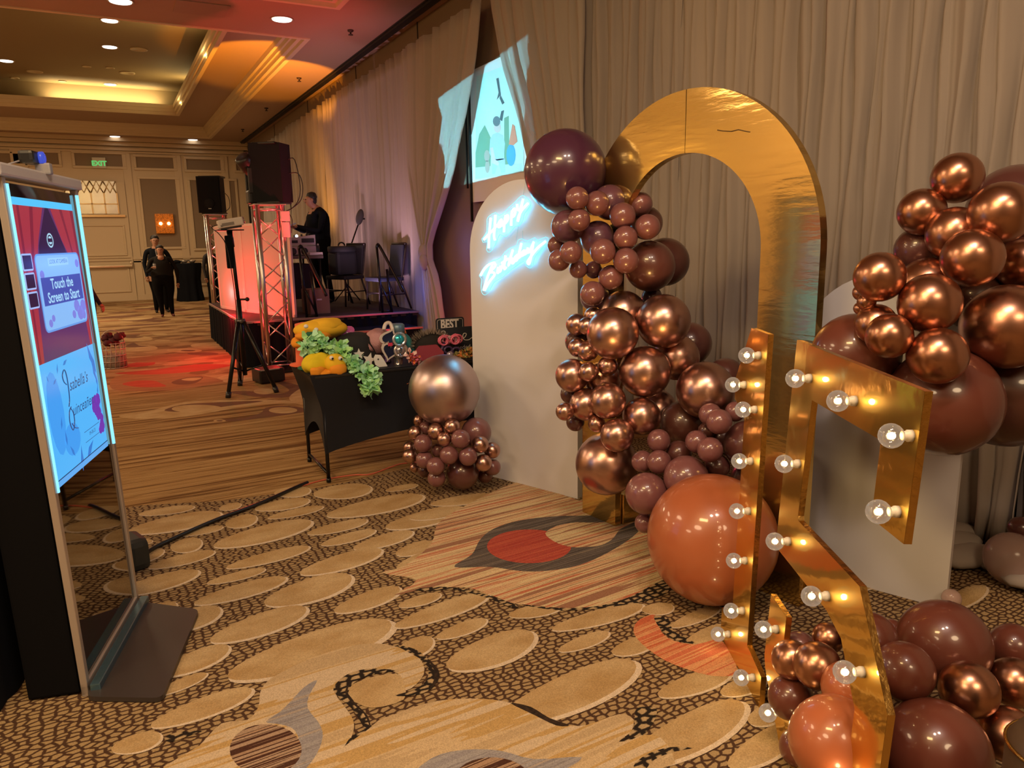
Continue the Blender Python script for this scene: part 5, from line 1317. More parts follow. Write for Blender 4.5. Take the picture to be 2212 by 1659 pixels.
# green tall hat, orange hat, and the bird hats
P = T(655, 800, 5.10)
g = thing('green_hat', 'dark green felt hat standing under the leafy garland at the table corner', 'hat', (P.x + .03, 5.12, TZ))
b = MB(); b.lathe([(.12, 0), (.12, .008), (.08, .012), (.075, .16), (.07, .23), (.04, .25)], (P.x + .085, 5.10, TZ + .004), seg=24); b.build('crown', green_f, g)
P = T(650, 760, 5.30)
g = thing('orange_hat', 'orange cone-shaped hat half hidden behind the green felt hat', 'hat', (P.x, 5.3, TZ))
b = MB(); b.lathe([(.12, 0), (.12, .008), (.075, .012), (.07, .2), (.065, .29), (.02, .30)], (P.x + .03, 5.27, TZ + .004), seg=20); b.build('crown', mat('felt_coral', (.75, .14, .06), .85), g)
P = T(693, 712, 5.22)
hat1 = thing('bird_hat', 'big orange-yellow plush bird hat with two white eye dots, topmost of the hats', 'hat', tuple(P - Vector((0, 0, .06))))
b = MB(); blob(b, P, (.185, .13, .075), rotz(.1), .06, 3, 30, 20); blob(b, P + Vector((.03, -.03, .035)), (.13, .10, .045), rotz(.2), .10, 17, 24, 16); b.build('body', yel, hat1)
b = MB(); blob(b, P + Vector((-.06, -.06, -.03)), (.14, .09, .04), rotz(.1), .09, 5, 26, 18); blob(b, P + Vector((-.165, -.02, -.075)), (.05, .06, .04), None, .08, 6); b.build('beak', org_, hat1)
for (px, py) in ((661, 705), (683, 712)):
    b = MB(); Q = T(px, py, 5.06); b.ball(Q, (.016, .012, .014), 10, 7); b.build('eye', white_f, hat1)
P = T(700, 785, 4.92)
hat2 = thing('bird_hat', 'smaller lemon-yellow plush bird hat with googly eyes and an orange beak, at the table edge', 'hat', (P.x, P.y, TZ))
b = MB(); blob(b, T(690, 787, 4.95) , (.11, .09, .085), rotz(.4), .13, 8, 28, 20); b.build('wing', lemon, hat2)
b = MB(); blob(b, T(724, 786, 4.87), (.072, .06, .068), None, .04, 9); b.build('head', mat('felt_warmyellow', (.80, .50, .015), .85), hat2)
b = MB(); blob(b, T(730, 798, 4.835), (.062, .045, .042), None, .05, 10); b.build('beak', org_, hat2)
b = MB()
for (px, py, r) in ((685, 802, .05), (700, 806, .045), (713, 804, .04)): blob(b, T(px, py, 4.86), (r, .04, r * .6), None, .15, px)
b.build('feet', org_, hat2)
for (px, py) in ((716, 773), (735, 774)):
    e = MB(); Q = T(px, py, 4.82); e.ball(Q, .014, 10, 7); eo = e.build('eye', white_f, hat2)
    e = MB(); e.ball(Q + Vector((.004, -.011, -.004)), .007, 8, 6); e.build('pupil', ink_f, eo)
# leafy garland
leafm = [mat('garland_leaf_mint', (.50, .90, .60), .6), mat('garland_leaf_green', (.40, .78, .32), .6)]
gp = smooth_path([T(655, 745, 5.02), T(690, 740, 5.00), T(728, 752, 4.95), T(752, 775, 4.88), T(775, 795, 4.82), T(795, 810, 4.77), T(802, 825, 4.745), T(796, 838, 4.74)], 5)
lei = thing('leaf_garland', 'pale green leafy flower garland trailing over the table edge', 'garland', tuple(gp[-1]))
R = random.Random(4)
def petal_cloud(b, path, r, n, L_, mats=1):
    for k in range(n):
        c = path[min(len(path) - 1, int(R.random() * len(path)))]
        d = Vector((R.gauss(0, 1), R.gauss(0, 1), R.gauss(0, 1))).normalized()
        if d.y > .3: d.y = -d.y
        s = d.cross(Vector((R.gauss(0, 1), R.gauss(0, 1), R.gauss(0, 1)))).normalized()
        q = d.cross(s)
        o_ = c + d * r * R.uniform(.3, .8); l = L_ * R.uniform(.7, 1.2); w = l * .5
        b.cur = R.randrange(mats)
        b.add([o_, o_ + d * l * .4 + s * w * .7 + q * l * .12, o_ + d * l + s * w * .35, o_ + d * l * 1.02 - s * w * .3 , o_ + d * l * .4 - s * w * .7 + q * l * .12], [(0, 1, 2, 3, 4)], False)
    b.cur = 0
b = MB(); petal_cloud(b, gp, .035, 300, .060, 2); po_ = b.build('petals', leafm, lei); po_['kind'] = 'stuff'
b = MB(); b.tube(gp, .008, 5); b.build('string', leafm[1], lei)
# heart paddle, black hat, star glasses
P = T(748, 718, 5.2)
hp = thing('heart_paddle', 'pink glitter heart on a thin stick leaning on the black hat', 'photo prop', tuple(T(775, 740, 5.2)))
hrt = [(.058 * (16 * math.sin(t) ** 3) / 16, .058 * (13 * math.cos(t) - 5 * math.cos(2 * t) - 2 * math.cos(3 * t) - math.cos(4 * t)) / 15) for t in [2 * PI * i / 26 for i in range(26)]]
ca, sa = math.cos(-2.2), math.sin(-2.2)
hrt = [(x * ca - z * sa, x * sa + z * ca) for x, z in hrt]
b = MB(); b.prism(hrt, P, Xu, Zu, -Yu, 0, .006); b.build('heart', mat('glitter_pink', (.62, .13, .38), .4), hp)
b = MB()
for k in range(30):
    x, z = R.uniform(-.045, .045), R.uniform(-.05, .05)
    if math.hypot(x, z) < .043: b.ball(P + Xu * x + Zu * z - Yu * .007, R.uniform(.003, .006), 5, 3)
gd = b.build('glitter_dots', white_f, hp); gd['kind'] = 'stuff'
b = MB(); b.tube([P + Vector((.03, .003, -.02)), T(775, 742, 5.2)], .003, 5); b.build('stick', ink_f, hp)
P = T(770, 762, 5.15)
bh = thing('black_hat', 'rounded black felt hat in the middle of the props', 'hat', (P.x, P.y, TZ))
b = MB(); b.lathe([(.24, 0), (.24, .01), (.16, .02), (.15, .12), (.12, .19), (.05, .215)], (P.x, P.y, TZ + .004), seg=26); b.build('crown', ink_f, bh)
P = T(784, 775, 4.93)
sg = thing('star_glasses', 'white star-shaped party glasses lying on the black hat brim', 'glasses', tuple(P - Vector((0, 0, .03))))
for (px, py, r, a) in ((775, 765, .04, .3), (797, 777, .05, .0)):
    Q = T(px, py, 4.93)
    st = [(r * (1 if k % 2 == 0 else .45) * math.cos(a + k * PI / 5), r * (1 if k % 2 == 0 else .45) * math.sin(a + k * PI / 5)) for k in range(10)]
    b = MB(); b.prism(st, Q, Xu, Zu, -Yu, 0, .006); b.build('star', white_f, sg)
P = T(818, 735, 5.1)
cap = thing('sequin_cap', 'pink sequinned cap with pointed ear and purple lining', 'hat', (P.x, P.y, TZ + .02))
b = MB(); blob(b, T(817, 738, 5.1), (.105, .1, .095), None, .03, 12); b.build('crown', mat('sequin_pink', (.50, .27, .30), .35, .3, bump=(160, .6)), cap)
b = MB(); b.lathe([(.04, 0), (.001, .08)], T(800, 750, 5.04), (-1, 0, -.6), 10); b.build('ear', mat('sequin_pink', (.5, .27, .3), .35), cap)
b = MB(); b.prism([(-.018, -.11), (.012, -.11), (.022, 0), (.02, .10), (-.005, .09), (-.02, 0)], T(836, 748, 4.98), Xu, Zu, -Yu, 0, .01); b.build('lining', mat('lining_purple', (.27, .13, .52), .6), cap)
P = T(822, 782, 4.9)
mk = thing('white_mask', 'white bone-shaped party mask at the front of the props', 'mask', tuple(P - Vector((0, 0, .04))))
b = MB(); b.prism([(-.05, .03), (-.035, .055), (0, .05), (.02, .02), (.045, -.03), (.035, -.055), (.01, -.05), (-.04, -.015)], P, Xu, Zu, -Yu, 0, .008); b.build('face', white_f, mk)
b = MB(); b.ball(P + Vector((-.018, -.009, .022)), (.006, .003, .006), 8, 5); b.build('eye_hole', ink_f, mk)
# heart glasses with pale frames, hung up on the props
hg = thing('heart_glasses', 'upright white party glasses with dark heart lenses and a red bridge', 'glasses', tuple(T(842, 790, 4.9)))
for (px, py, a) in ((841, 730, 2.7), (842, 758, -.3)):
    Q = T(px, py, 4.92)
    hh_ = [(x * math.cos(a) - z * math.sin(a), x * math.sin(a) + z * math.cos(a)) for x, z in [(.05 * math.sin(t) ** 3, .05 * (13 * math.cos(t) - 5 * math.cos(2 * t) - 2 * math.cos(3 * t) - math.cos(4 * t)) / 15) for t in [2 * PI * i / 22 for i in range(22)]]]
    b = MB(); b.prism([(x * 1.35, z * 1.35) for x, z in hh_], Q, Xu, Zu, -Yu, -.004, .004); fr = b.build('rim', mat('glasses_cream', (.66, .58, .52), .35), hg)
    b = MB(); b.prism(hh_, Q, Xu, Zu, -Yu, .0, .007); b.build('lens', mat('lens_navy', (.015, .02, .05), .12), fr)
b = MB(); b.box(T(843, 744, 4.9), (.03, .01, .022)); b.build('bridge', mat('bridge_red', (.6, .04, .10), .4), hg)
b = MB(); b.tube(smooth_path([T(829, 712, 4.95), T(833, 700, 4.97), T(842, 698, 4.97), T(848, 712, 4.95), T(846, 722, 4.93)], 4), .013, 8); b.build('ear_loop', mat('glasses_cream', (.66, .58, .52), .35), hg)
# toy gadget: blue-grey barrel with two dials
gdg = thing('toy_gadget', 'blue-grey toy barrel carrying two round chrome dials on a clear stand', 'toy', tuple(T(862, 793, 4.95)))
Q = T(859, 728, 5.0)
b = MB(); b.lathe([(.045, -.09), (.052, -.08), (.052, -.01), (.047, -.005), (.047, .0), (.052, .005), (.052, .022), (.047, .027), (.052, .032), (.052, .085), (.04, .095)], Q, (0, 0, 1), 18); b.build('barrel', mat('barrel_blue', (.13, .22, .30), .35, .3), gdg)
for (px, py, m_, c_) in ((862, 733, (.62, .66, .7), (.05, .55, .65)), (865, 757, (.60, .53, .52), (.45, .42, .44))):
    Q = T(px, py, 4.92)
    b = MB(); b.lathe([(.052, 0), (.054, .012), (.042, .018), (.038, .014)], Q, (0, -1, .1), 20); d_ = b.build('dial', mat('dial_%d' % py, m_, .2, .8), gdg)
    b = MB(); b.lathe([(.034, .012), (.03, .02), (.01, .024)], Q, (0, -1, .1), 16); b.build('dial_face', mat('dialface_%d' % py, c_, .15, .6), d_)
Q = T(865, 757, 4.892); b = MB(); put_text(b, 'B', .045, Q, Xu, Zu, -Yu, 0, 0, .0, shear=.2); b.build('lettering', ink_f, gdg)
b = MB(); b.lathe([(.05, 0), (.05, .01), (.03, .02), (.035, .08), (.045, .11)], T(861, 796, 4.94), (0, 0, 1), 14); b.build('stand', mat('stand_chrome', (.35, .33, .33), .15, .9), gdg)
tb = thing('teal_bird_toy', 'teal feathered toy bird with an orange beak beside the dials', 'toy', tuple(T(884, 775, 5.1)))
b = MB(); blob(b, T(882, 745, 5.1), (.035, .04, .115), Matrix.Rotation(-.35, 3, 'Y'), .08, 20); b.build('body', mat('feather_teal', (.03, .26, .27), .6), tb)
b = MB(); b.lathe([(.022, 0), (.001, .04)], T(871, 716, 5.06), (.3, -1, -.3), 8); b.build('beak', mat('beak_orange', (.8, .2, .05), .5), tb)
# fur hat
fh = thing('fur_hat', 'grey-brown fur hat with a red front flap', 'hat', tuple(T(922, 775, 5.1)))
Q = T(925, 748, 5.12)
b = MB(); blob(b, Q, (.15, .10, .11), None, .04, 22); b.build('crown', mat('fur_black', (.02, .018, .017), .9), fh)
b = MB()
for k in range(420):
    w = R.uniform(.05, PI - .05); p = Q + Vector((.14 * math.cos(w), R.uniform(-.08, .02), .10 * math.sin(w))); d = Vector((math.cos(w) + R.gauss(0, .3), R.gauss(-.2, .4), math.sin(w) + R.gauss(0, .3))).normalized()
    s = Vector((R.gauss(0, 1), R.gauss(0, 1), R.gauss(0, 1))).normalized() * .004
    b.add([p - s, p + s, p + d * .045], [(0, 1, 2)], False)
fu = b.build('fur', mat('fur_grey', (.26, .21, .17), .9), fh); fu['kind'] = 'stuff'
b = MB(); b.prism([(-.10, -.08), (.12, -.08), (.12, .0), (.07, .055), (-.06, .055), (-.10, .01)], T(922, 762, 4.99), Xu, Zu, -Yu, 0, .03); b.build('flap', mat('flap_red', (.36, .05, .08), .7), fh)
# pink and orange lei
for (nm, lab, path, ms, n) in (('flower_lei', 'pink and orange flower lei hanging over the table edge behind the giant balloon', [(885, 765), (895, 775), (905, 790), (902, 805), (893, 815), (888, 822)], [(.72, .16, .28), (.80, .20, .04), (.80, .55, .52)], 260),
                               ('flower_lei', 'yellow and orange flower lei at the foot of the chalkboard signs', [(985, 772), (1000, 764), (1015, 762), (1025, 758), (1012, 772), (995, 776)], [(.55, .48, .16), (.75, .28, .08), (.45, .42, .16)], 220)):
    pt = smooth_path([T(x, y, 4.86 if x < 950 else 4.95) for x, y in path], 4)
    t_ = thing(nm, lab, 'garland', tuple(pt[-1]), 'flower leis on the prop table')
    b = MB(); petal_cloud(b, pt, .022, n, .034, 3); q_ = b.build('petals', [mat('lei_%s_%d' % (lab[:4], i), c, .6) for i, c in enumerate(ms)], t_); q_['kind'] = 'stuff'
    b = MB(); b.tube(pt, .006, 5); b.build('string', mat('lei_string', (.6, .4, .3), .7), t_)
# chalkboard signs
chalk = mat('chalkboard', (.022, .026, .036), .55); chalk_w = mat('chalk_white', (.74, .70, .68), .8)
def sign(label, x0, y0, x1, y1, Y, fn, r=.02):
    a, c = AY(x0, y1, Y), AY(x1, y0, Y)
    w, h = c.x - a.x, c.z - a.z
    O = Vector((a.x, Y, a.z))
    t_ = thing('chalkboard_sign', label, 'sign', (a.x + w / 2, Y, a.z), 'chalkboard prop signs')
    b = MB(); b.prism(rrect(0, 0, w, h, r), O, Xu, Zu, -Yu, -.005, 0); b.build('board', chalk, t_)
    b = MB(); fn(b, O, w, h); b.build('lettering', chalk_w, t_)
def best(b, O, w, h):
    put_text(b, 'BEST', .098, O, Xu, Zu, -Yu, w * .48, h - .052, .001, sx=.72, bold=.004)
    b.tube([O + Xu * p[0] + Zu * p[1] - Yu * .001 for p in rrect(.012, .012, w - .012, h - .012, .014)], .0015, 4, closed=True)
sign('black chalk sign lettered BEST standing at the back of the prop table', 944, 684, 1002, 770, 5.25, best)
def love(b, O, w, h):
    L_ = lambda pts: b.tube(smooth_path([O + Xu * (x * w) + Zu * (z * h) - Yu * .002 for x, z in pts], 5), .0035, 5)
    L_([(.05, .52), (.16, .70), (.22, .86), (.15, .90), (.10, .80), (.12, .62), (.2, .52)])
    L_([(.25, .60), (.32, .66), (.36, .58), (.30, .52), (.25, .60)]); L_([(.42, .66), (.48, .53), (.54, .67)])
    L_([(.62, .54), (.75, .62), (.80, .74), (.73, .76), (.70, .66), (.74, .54), (.86, .52), (.96, .60)])
    put_text(b, 'needed', .046, O, Xu, Zu, -Yu, w * .68, h * .28, .001)
sign('black chalk sign with white script and the word needed, in front of the BEST sign', 946, 704, 1022, 772, 5.12, love)
pg = thing('party_glasses', 'pile of pink sparkly party glasses in front of the chalkboard signs', 'glasses', tuple(T(975, 775, 5.02)))
b = MB()
for k in range(4):
    for (dx, dz) in ((-.045, 0), (.045, 0)):
        Q = T(972 + 6 * math.sin(k * 2), 732 + 4 * k, 5.03 - .01 * k) + Vector((dx, 0, .01 * k))
        b.tube([Q + Vector((.032 * math.cos(t), -.004 * k, .03 * math.sin(t))) for t in [2 * PI * i / 12 for i in range(12)]], .0075, 6, closed=True)
b.build('rims', mat('glasses_pink', (.72, .16, .26), .35), pg)
b = MB()
for k in range(16):
    b.ball(T(955 + R.uniform(0, 40), 722 + R.uniform(0, 22), 5.0), R.uniform(.004, .010), 6, 4)
gq = b.build('sparkles', mat('glasses_gem', (.75, .55, .6), .15, .6), pg); gq['kind'] = 'stuff'
dg_ = thing('novelty_glasses', 'dark violet novelty glasses at the foot of the chalkboard signs', 'glasses', tuple(T(975, 768, 4.98)))
b = MB()
for (px, py) in ((968, 756), (985, 758)):
    Q = T(px, py, 4.98)
    b.tube([Q + Vector((.03 * math.cos(t), 0, .024 * math.sin(t))) for t in [2 * PI * i / 12 for i in range(12)]], .009, 6, closed=True)
b.tube([T(950, 765, 4.98), T(960, 740, 5.0)], .012, 6)
b.build('frame', mat('glasses_violet', (.06, .035, .10), .3), dg_)
b = MB(); b.ball(T(972, 766, 4.94), (.028, .02, .024), 10, 7); b.build('gem', mat('glasses_gem2', (.5, .45, .6), .1, .6), dg_)
# ------------------------------------------------------------------ stage
SX0, SX1, SY0, SY1, SZ = 1.43, 3.82, 10.0, 13.55, .60
stage = thing('stage', 'low black-skirted stage platform by the drapes', 'stage', ((SX0 + SX1) / 2, (SY0 + SY1) / 2, 0))
b = MB(); b.box(((SX0 + SX1) / 2, (SY0 + SY1) / 2, SZ - .03), (SX1 - SX0, SY1 - SY0, .06)); b.build('deck', mat('stage_carpet', (.035, .022, .024), .9), stage)
b = MB()
per = [(SX0, SY1), (SX0, SY0 + .04), (SX0 + .04, SY0), (SX1, SY0)]
P = []
for a, c in zip(per, per[1:]):
    L_ = math.hypot(c[0] - a[0], c[1] - a[1]); n = max(2, int(L_ / .03))
    d = ((c[0] - a[0]) / L_, (c[1] - a[1]) / L_); q = (d[1], -d[0])
    for i in range(n):
        t = i / n; w = .012 * math.sin(len(P) * 1.25) + .008 * math.sin(len(P) * .53)
        P.append((a[0] + (c[0] - a[0]) * t - q[0] * w * -1, a[1] + (c[1] - a[1]) * t - q[1] * w * -1))
vs = [(x, y, SZ - .02) for x, y in P] + [(x + (x - 2.6) * .012, y - .01, .01) for x, y in P]
N = len(P); b.add(vs, [(i, i + 1, N + i + 1, N + i) for i in range(N - 1)], True); b.build('skirt', black_cloth, stage)
b = MB(); b.box(((SX0 + SX1) / 2, SY0 - .008, SZ - .012), (SX1 - SX0, .02, .03), bev=.004); b.box((SX0 - .008, (SY0 + SY1) / 2, SZ - .012), (.02, SY1 - SY0, .03), bev=.004); b.build('edge_trim', mat('stage_edge', (.34, .30, .32), .35, .7), stage)
stp = thing('stage_step', 'black step with a metal nosing in front of the stage, behind the prop table', 'step', (3.05, 9.6, 0))
b = MB(); b.box((3.05, 9.62, .22), (1.1, .6, .44)); b.build('body', black_cloth, stp)
b = MB(); b.box((3.05, 9.31, .445), (1.12, .03, .03), bev=.006); b.build('nosing', mat('nosing_brass', (.42, .33, .25), .35, .8), stp)
def rail(label, x, y):
    t = thing('stair_rail', label, 'handrail', (x, y, SZ), 'handrails of the stage steps')
    for dx in (-.03, .10):
        b = MB(); b.tube([(x + dx, y, SZ), (x + dx - .04, y, SZ + (.92 if dx < 0 else .60))], .018, 8); b.build('post', black_metal, t)
    b = MB(); b.tube(smooth_path([(x - .07, y, SZ + .90), (x - .06, y, SZ + .93), (x - .02, y, SZ + .90), (x + .10, y - .25, SZ + .50), (x + .16, y - .35, SZ + .30)], 4), .02, 8); b.build('handrail', black_metal, t)
    b = MB(); b.tube([(x - .06, y, SZ + .45), (x + .10, y - .02, SZ + .04)], .014, 8); b.tube([(x - .02, y, SZ + .02), (x + .12, y, SZ + .02)], .014, 8); b.build('brace', black_metal, t)
rail('black stair handrail in front of the cardboard box', 2.28, SY0 + .03)
rail('black stair handrail in front of the chair nearest the knotted drape', 3.33, SY0 + .03)

# trusses
def truss(label, x, y, z0, z1, w, dense=1):
    t = thing('truss_tower', label, 'truss', (x, y, z0), 'truss towers for the loudspeakers')
    h = w / 2
    C4 = [(-h, -h), (h, -h), (h, h), (-h, h)]
    for (dx, dy) in C4:
        b = MB(); b.tube([(x + dx, y + dy, z0), (x + dx, y + dy, z1)], .026, 10); b.build('chord', chrome, t)
    nb_ = max(4, int(round((z1 - z0 - .15) / (w * .92))))
    for k in range(4):
        a, c = C4[k], C4[(k + 1) % 4]
        for i in range(nb_):
            za = z0 + .10 + (z1 - z0 - .2) * i / nb_; zb = z0 + .10 + (z1 - z0 - .2) * (i + 1) / nb_
            p, q = ((a, c) if (i + k) % 2 == 0 else (c, a))
            b = MB(); b.tube([(x + p[0], y + p[1], za), (x + q[0], y + q[1], zb)], .0095, 6); b.build('brace', chrome, t)
        for z in (z0 + .09, z1 - .05):
            b = MB(); b.tube([(x + a[0], y + a[1], z), (x + c[0], y + c[1], z)], .012, 6); b.build('rung', chrome, t)
    b = MB(); b.box((x, y, z0 + .012), (w + .16, w + .16, .024), bev=.006); b.build('base_plate', black_metal, t)
    b = MB(); b.box((x, y, z1 + .008), (w + .08, w + .08, .016), bev=.004); b.build('top_plate', chrome, t)
    return t
truss('aluminium truss tower in front of the stage with the big loudspeaker on it', 1.77, 9.58, 0, 2.03, .29)
truss('aluminium truss tower at the far end of the stage, red lit', 1.70, 14.0, 0, 2.06, .29)
def speaker(label, x, y, z, w, d, h, rz, lean=0):
    t = thing('loudspeaker', label, 'loudspeaker', (x, y, z), 'loudspeakers on truss towers')
    R = rotz(rz); c = Vector((x, y, z))
    tr = [(-w / 2, -d / 2), (w / 2, -d / 2), (w / 2 * .68, d / 2), (-w / 2 * .68, d / 2)]
    b = MB(); b.prism([(p[0], p[1]) for p in tr], c, R @ Xu, R @ Yu, Zu, 0.02, h); b.build('cabinet', mat('speaker_cabinet', (.010, .011, .014), .7, spec=.15), t)
    b = MB(); b.box(c + R @ Vector((0, -d / 2 - .006, h / 2)), (w * .92, .014, h * .94), R, .006); b.build('grille', mat('speaker_grille', (.007, .007, .008), .8, spec=.1), t)
    b = MB(); b.box(c + R @ Vector((0, 0, h - .005)), (w * .9, d * .8, .03), R, .01); b.box(c + R @ Vector((0, 0, .012)), (w * .85, d * .8, .024), R, .008); b.build('end_cap', black_plastic, t)
    b = MB(); b.lathe([(.09, 0), (.08, .01), (.03, .014)], c + R @ Vector((0, -d / 2 - .012, h * .28)), R @ Vector((0, -1, 0)), 18); b.build('woofer', mat('speaker_cone', (.012, .012, .013), .8, spec=.1), t)
    b = MB(); b.box(c + R @ Vector((0, -d / 2 - .015, h * .14)), (.05, .006, .012), R); b.build('badge', mat('badge_grey', (.3, .3, .32), .3, .6), t)
    return t
speaker('big black loudspeaker on the truss tower in front of the stage', 1.86, 9.60, 2.05, .40, .36, .70, math.radians(-128))
speaker('smaller looking black loudspeaker on the far truss tower', 1.70, 14.0, 2.08, .40, .36, .62, math.radians(-28))
b = MB()
for k, (a_, dz) in enumerate(((.0, .52), (.03, .36))):
    b.tube(smooth_path([(2.04, 9.55, 2.05 + dz), (2.12 + a_, 9.52, 2.05 + dz), (2.16 + a_, 9.50, 2.27), (2.13 + a_, 9.5, 2.10), (2.05, 9.5, 2.0), (1.96, 9.48, 1.96)], 4), .006, 5)
tag(b.build('speaker_cable', black_plastic), 'black cables looping down from the big loudspeaker', 'cable')
b = MB(); b.tube(smooth_path([(1.86, 13.95, 2.45), (1.93, 13.9, 2.36), (1.94, 13.9, 2.2), (1.86, 13.9, 2.12)], 4), .006, 5)
tag(b.build('speaker_cable', black_plastic), 'black cable looping behind the far loudspeaker', 'cable')
mh = thing('moving_head_light', 'black moving-head stage light beside the big loudspeaker', 'stage light', (1.60, 9.62, 2.046))
b = MB(); b.box((1.62, 9.66, 2.13), (.13, .2, .16), bev=.02); b.build('base', black_plastic, mh)
for dy in (-.10, .10):
    b = MB(); b.box((1.61, 9.66 + dy, 2.32), (.09, .03, .30), bev=.01); b.build('yoke_arm', black_plastic, mh)
b = MB(); b.lathe([(.03, -.15), (.085, -.13), (.10, -.02), (.10, .10), (.09, .13), (.07, .14)], (1.60, 9.66, 2.50), (-.5, -.35, .6), 18); b.build('head', black_plastic, mh)
cl = thing('truss_clamp_box', 'small pale power box strapped under the big loudspeaker', 'power box', (1.93, 9.41, 1.72))
b = MB(); b.box((1.93, 9.40, 1.90), (.11, .05, .12), bev=.01); b.box((1.93, 9.40, 1.74), (.09, .04, .18), bev=.008); b.build('body', mat('clamp_white', (.5, .46, .44), .5), cl)
b = MB(); b.tube(smooth_path([(1.98, 9.39, 1.93), (2.01, 9.38, 1.85), (1.99, 9.38, 1.70)], 4), .005, 5); b.build('lead', black_plastic, cl)

# disc jockey facade, table and gear
FP = [Vector((1.47, 12.35, SZ)), Vector((1.70, 11.40, SZ)), Vector((2.13, 10.12, SZ))]
fac = thing('booth_facade', 'folding white facade panels of the disc jockey booth, glowing red', 'panel', tuple(FP[1]))
fabric = mat('facade_white_cloth', (.62, .50, .47), .7); fframe = mat('facade_frame', (.66, .60, .56), .45)
for a, c in zip(FP, FP[1:]):
    d = (c - a); L_ = d.length; d.normalize(); q = Vector((d.y, -d.x, 0))
    b = MB(); b.prism([(.03, .03), (L_ - .03, .03), (L_ - .03, 1.22), (.03, 1.22)], a, d, Zu, q, -.008, .008); pn = b.build('cloth_panel', fabric, fac)
    b = MB()
    for s in (.02, L_ - .02): b.box(a + d * s + Zu * .625, (.04, .03, 1.25), Matrix((d, -q, Zu)).transposed(), .004)
    for z in (.02, 1.235): b.box(a + d * L_ / 2 + Zu * z, (L_, .03, .04), Matrix((d, -q, Zu)).transposed(), .004)
    b.build('panel_frame', fframe, fac)
djt = thing('gear_table', 'black folding table holding the disc jockey gear', 'table', (2.50, 11.5, SZ))
b = MB(); b.box((2.50, 11.5, SZ + .775), (.48, 1.2, .045), bev=.008); b.build('tabletop', mat('table_brown', (.12, .085, .065), .5), djt)
for (x, y) in ((2.30, 10.98), (2.70, 10.98), (2.30, 12.02), (2.70, 12.02)):
    b = MB(); b.tube([(x, y, SZ), (x, y, SZ + .76)], .016, 8); b.build('leg', black_metal, djt)
b = MB(); b.box((2.47, 11.55, SZ + .42), (.30, .9, .5)); b.build('black_valance', mat('valance', (.02, .008, .012), .8), djt)
TT = SZ + .798
mx_ = thing('mixer', 'silver mixing console propped up on the gear table', 'mixer', (2.56, 11.2, TT + .16))
b = MB(); b.prism([(-.21, 0), (.21, 0), (.21, .15), (-.21, .10)], (2.47, 11.06, TT + .14), Xu, Zu, Yu, 0, .45); b.build('body', mat('mixer_silver', (.52, .47, .45), .35, .5), mx_)
b = MB(); b.box((2.57, 11.056, TT + .21), (.18, .01, .06)); b.box((2.36, 11.056, TT + .195), (.13, .01, .04)); b.build('front_opening', mat('vent_black', (.015, .012, .012), .6), mx_)
for k, (x, y) in enumerate(((2.31, 11.15), (2.41, 11.17), (2.51, 11.17), (2.59, 11.2), (2.64, 11.25), (2.37, 11.3))):
    b = MB(); b.lathe([(.016, 0), (.014, .03)], (x, y, TT + .25 + (x - 2.3) * .1), (0, 0, 1), 8); b.build('knob', black_plastic, mx_)
for (x, c_) in ((2.30, (.45, .65, 1)), (2.42, (.85, .9, 1))):
    b = MB(); b.ball((x, 11.08, TT + .275), .022, 10, 6); b.build('light', emat('mixer_light_%d' % int(x * 100), c_, 3.0), mx_)
lo = thing('cd_player', 'silver player deck under the mixing console', 'player', (2.55, 11.15, TT))
b = MB(); b.box((2.46, 11.25, TT + .07), (.42, .5, .13), bev=.012); b.build('body', mat('player_silver', (.45, .40, .38), .35, .5), lo)
for x in (2.34, 2.50):
    b = MB(); b.lathe([(.05, 0), (.045, .012), (.03, .012)], (x, 11.0, TT + .06), (0, -1, 0), 14); b.build('foot_knob', black_plastic, lo)
pa = MB(); pa.box((2.63, 10.99, TT + .022), (.20, .16, .04), rotz(.2), .006); tag(pa.build('paper_stack', mat('paper_white', (.66, .60, .56), .7)), 'stack of white paper on the corner of the gear table', 'paper')
pc = thing('handheld_device', 'small black device with a shiny tip standing behind the paper on the gear table', 'device', (2.68, 11.16, TT))
b = MB(); b.lathe([(.05, 0), (.045, .09), (.03, .14), (.01, .16)], (2.68, 11.16, TT), (.4, 0, 1), 12); b.build('body', black_plastic, pc)
b = MB(); b.ball((2.73, 11.14, TT + .15), .016, 8, 5); b.build('glint_cap', chrome, pc)
cbx = thing('cardboard_box', 'brown cardboard box on the stage floor under the gear table', 'box', (2.52, 10.62, SZ))
b = MB(); b.box((2.52, 10.62, SZ + .17), (.28, .36, .34), rotz(.1), .004); b.build('carton', mat('cardboard', (.26, .14, .085), .8), cbx)
b = MB(); b.box((2.53, 10.437, SZ + .2), (.07, .004, .02), rotz(.1)); b.build('label', mat('paper_white', (.66, .6, .56), .7), cbx)

